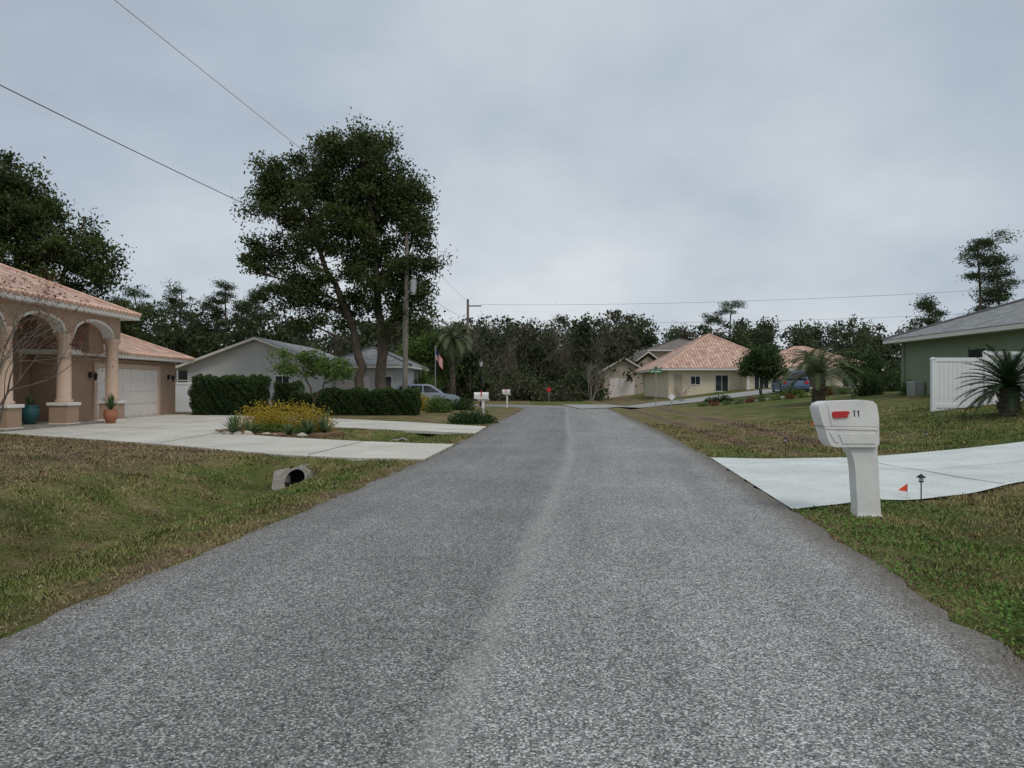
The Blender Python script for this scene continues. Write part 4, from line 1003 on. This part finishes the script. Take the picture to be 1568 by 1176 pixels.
me.materials.append(flagmat()); fo = bpy.data.objects.new('flag', me); col.objects.link(fo); fo.parent = e

e = empty('street_name_sign'); sx0, sy0 = 9.75, 50.0; z = float(gz(sx0, sy0)); g = Geo(); g.tube([(sx0, sy0, z), (sx0, sy0, z + 2.75)], [.035, .035], 8, 0, True); g.build('post', [M['metal']], e)
g = Geo(); g.box(sx0 - .42, sx0 + .42, sy0 - .015, sy0 + .015, z + 2.45, z + 2.66); g.box(sx0 - .015, sx0 + .015, sy0 - .42, sy0 + .42, z + 2.68, z + 2.88); g.build('name_blades', [M['signgreen']], e)
g = Geo(); g.box(sx0 - .34, sx0 + .30, sy0 - .019, sy0 - .0155, z + 2.52, z + 2.59); g.build('lettering', [M['trimwhite']], e)
def sign(x, y, shape, mat, h, name='traffic_sign', r=.36):
    e = empty(name); z = float(gz(x, y)); g = Geo(); g.tube([(x, y, z), (x, y, z + h)], [.03, .03], 8, 0, True); g.build('post', [M['metal']], e)
    n = shape; off = math.pi / n if n == 8 else 0
    g = Geo(); g.prism([(x + r * math.cos(off + k * 2 * math.pi / n), z + h - .1 + r * math.sin(off + k * 2 * math.pi / n)) for k in range(n)], 'y', y - .05, y - .03); g.build('plate', [mat], e)
sign(3.6, 72, 8, M['red'], 1.3, r=.24); sign(10.3, 47.6, 4, M['white'], .9, 'yard_sign', .24)

def car(name, x, y, rot, paint, z=0):
    e = empty(name); e.location = (x, y, z); e.rotation_euler = (0, 0, rot)
    g = Geo(); body = [(-2.25,.35),(-2.3,.6),(-2.25,.95),(-1.9,1.02),(-1.05,1.05),(1.1,1.05),(2.0,.92),(2.25,.75),(2.28,.4),(2.1,.3),(-2.1,.3)]
    g.prism(body, 'y', -.9, .9); bevel(g.build('body', [paint], e), .08, 3)
    prof = [(-2.15,1.04),(-1.95,1.5),(-1.75,1.66),(.1,1.68),(.4,1.6),(1.2,1.04)]
    g = Geo(); n = len(prof); V = [(p[0], -.86 + .22 * (p[1]-1.04)/.64, p[1]) for p in prof] + [(p[0], .86 - .22 * (p[1]-1.04)/.64, p[1]) for p in prof]
    g.add(V, [(i, (i+1) % n, n + (i+1) % n, n + i) for i in range(n)]); g.add(V[:n], [tuple(range(n))[::-1]]); g.add(V[n:], [tuple(range(n))]); bevel(g.build('cabin', [paint], e), .04, 2)
    g = Geo()
    for s in (-1, 1):
        for w in ([(-1.9,1.1),(-1.75,1.52),(-1.1,1.56),(-1.1,1.1)], [(-1.02,1.1),(-1.02,1.56),(-.25,1.57),(-.25,1.1)], [(-.17,1.1),(-.17,1.57),(.25,1.54),(.95,1.1)]):
            pts = [(p[0], s * (.875 - .22 * (p[1]-1.04)/.64), p[1]) for p in w]; g.add(pts, [(0, 1, 2, 3)])
    g.add([(.48,-.64,1.57),(.48,.64,1.57),(1.2,.78,1.1),(1.2,-.78,1.1)], [(0,1,2,3)]); g.add([(-2.0,-.66,1.5),(-2.0,.66,1.5),(-2.19,.78,1.1),(-2.19,-.78,1.1)], [(0,1,2,3)]); g.build('windows', [M['glass']], e)
    for wx in (-1.4, 1.4):
        for s in (-1, 1):
            g = Geo(); a = np.arange(20) * math.pi / 10; g.prism([(wx + .34 * math.cos(t), .34 + .34 * math.sin(t)) for t in a], 'y', s * .93 - .11, s * .93 + .0, 0); g.prism([(wx + .2 * math.cos(t), .34 + .2 * math.sin(t)) for t in a], 'y', s * .94 - .02, s * .94, 1); g.build('wheel', [M['rubber'], M['metal']], e)
    g = Geo(); g.box(2.2, 2.29, -.8, -.5, .65, .8); g.box(2.2, 2.29, .5, .8, .65, .8); g.build('headlights', [M['lamp']], e)
    g = Geo(); g.box(-2.32, -2.25, -.85, -.6, .75, .95); g.box(-2.32, -2.25, .6, .85, .75, .95); g.build('tail_lights', [M['red']], e)
car('parked_car', -5.9, 50.5, math.radians(8), M['silver']); car('parked_car', 20.3, 54, math.radians(80), M['blue'], .95); car('parked_car', -6.5, 55.5, 0.2, M['blue'])

# ------------------------------------------------------------------ world
w = bpy.data.worlds.new('World'); sc.world = w; w.use_nodes = True; nt = w.node_tree
bg = nt.nodes['Background']; bg.inputs['Strength'].default_value = 0.1
EL, AZ = 52, 150
sky = N(nt, 'ShaderNodeTexSky'); sky.sky_type = 'NISHITA'; sky.sun_disc = False
sky.sun_elevation = math.radians(EL); sky.sun_rotation = math.radians(AZ); sky.air_density = 1.0; sky.dust_density = 2.0
tc = N(nt, 'ShaderNodeTexCoord'); sp = N(nt, 'ShaderNodeSeparateXYZ'); nt.links.new(tc.outputs['Generated'], sp.inputs[0])
zz = math_(nt, 'ADD', math_(nt, 'MAXIMUM', sp.outputs[2], 0.0), 0.42)
cb = N(nt, 'ShaderNodeCombineXYZ'); nt.links.new(math_(nt, 'DIVIDE', sp.outputs[0], zz), cb.inputs[0]); nt.links.new(math_(nt, 'DIVIDE', sp.outputs[1], zz), cb.inputs[1])
n1 = noise(nt, cb.outputs[0], 1.7, 7, 0.52)
mp = N(nt, 'ShaderNodeMapping'); mp.inputs['Location'].default_value = (11.3, 2.4, 0); nt.links.new(cb.outputs[0], mp.inputs[0])
n2 = noise(nt, mp.outputs[0], 0.75, 3, 0.5)
f = math_(nt, 'ADD', math_(nt, 'MULTIPLY', n1, 0.50), math_(nt, 'MULTIPLY', n2, 0.52))
cl = ramp(nt, f, [(0.38, (0.40, 0.46, 0.54)), (0.46, (0.47, 0.54, 0.62)), (0.54, (0.57, 0.63, 0.69)), (0.66, (0.72, 0.76, 0.80))])
sc_ = N(nt, 'ShaderNodeVectorMath', operation='SCALE'); nt.links.new(cl, sc_.inputs[0]); sc_.inputs['Scale'].default_value = 10.0
mx = mixc(nt, 0.95, sky.outputs[0], sc_.outputs[0])
nt.links.new(mx, bg.inputs['Color'])
ld = bpy.data.lights.new('sun', 'SUN'); ld.energy = 1.0; ld.angle = math.radians(16); ld.color = (1, .93, .83)
so = bpy.data.objects.new('sun', ld); col.objects.link(so)
az = math.radians(AZ); el = math.radians(EL)
dv = Vector((math.sin(az) * math.cos(el), math.cos(az) * math.cos(el), math.sin(el)))
so.rotation_euler = (-dv).to_track_quat('-Z', 'Y').to_euler(); so.location = (0, 0, 50)

cd = bpy.data.cameras.new('camera'); cam = bpy.data.objects.new('camera', cd); col.objects.link(cam)
cd.sensor_width = 36; cd.lens = 25.94; cd.clip_end = 3000; cam.location = (0, 0, 1.5)
cam.rotation_euler = (math.radians(90.2), 0, 0); sc.camera = cam
sc.view_settings.view_transform = 'Standard'; sc.view_settings.look = 'None'; sc.view_settings.exposure = 0
print('faces', sum(len(m.polygons) for m in bpy.data.meshes))
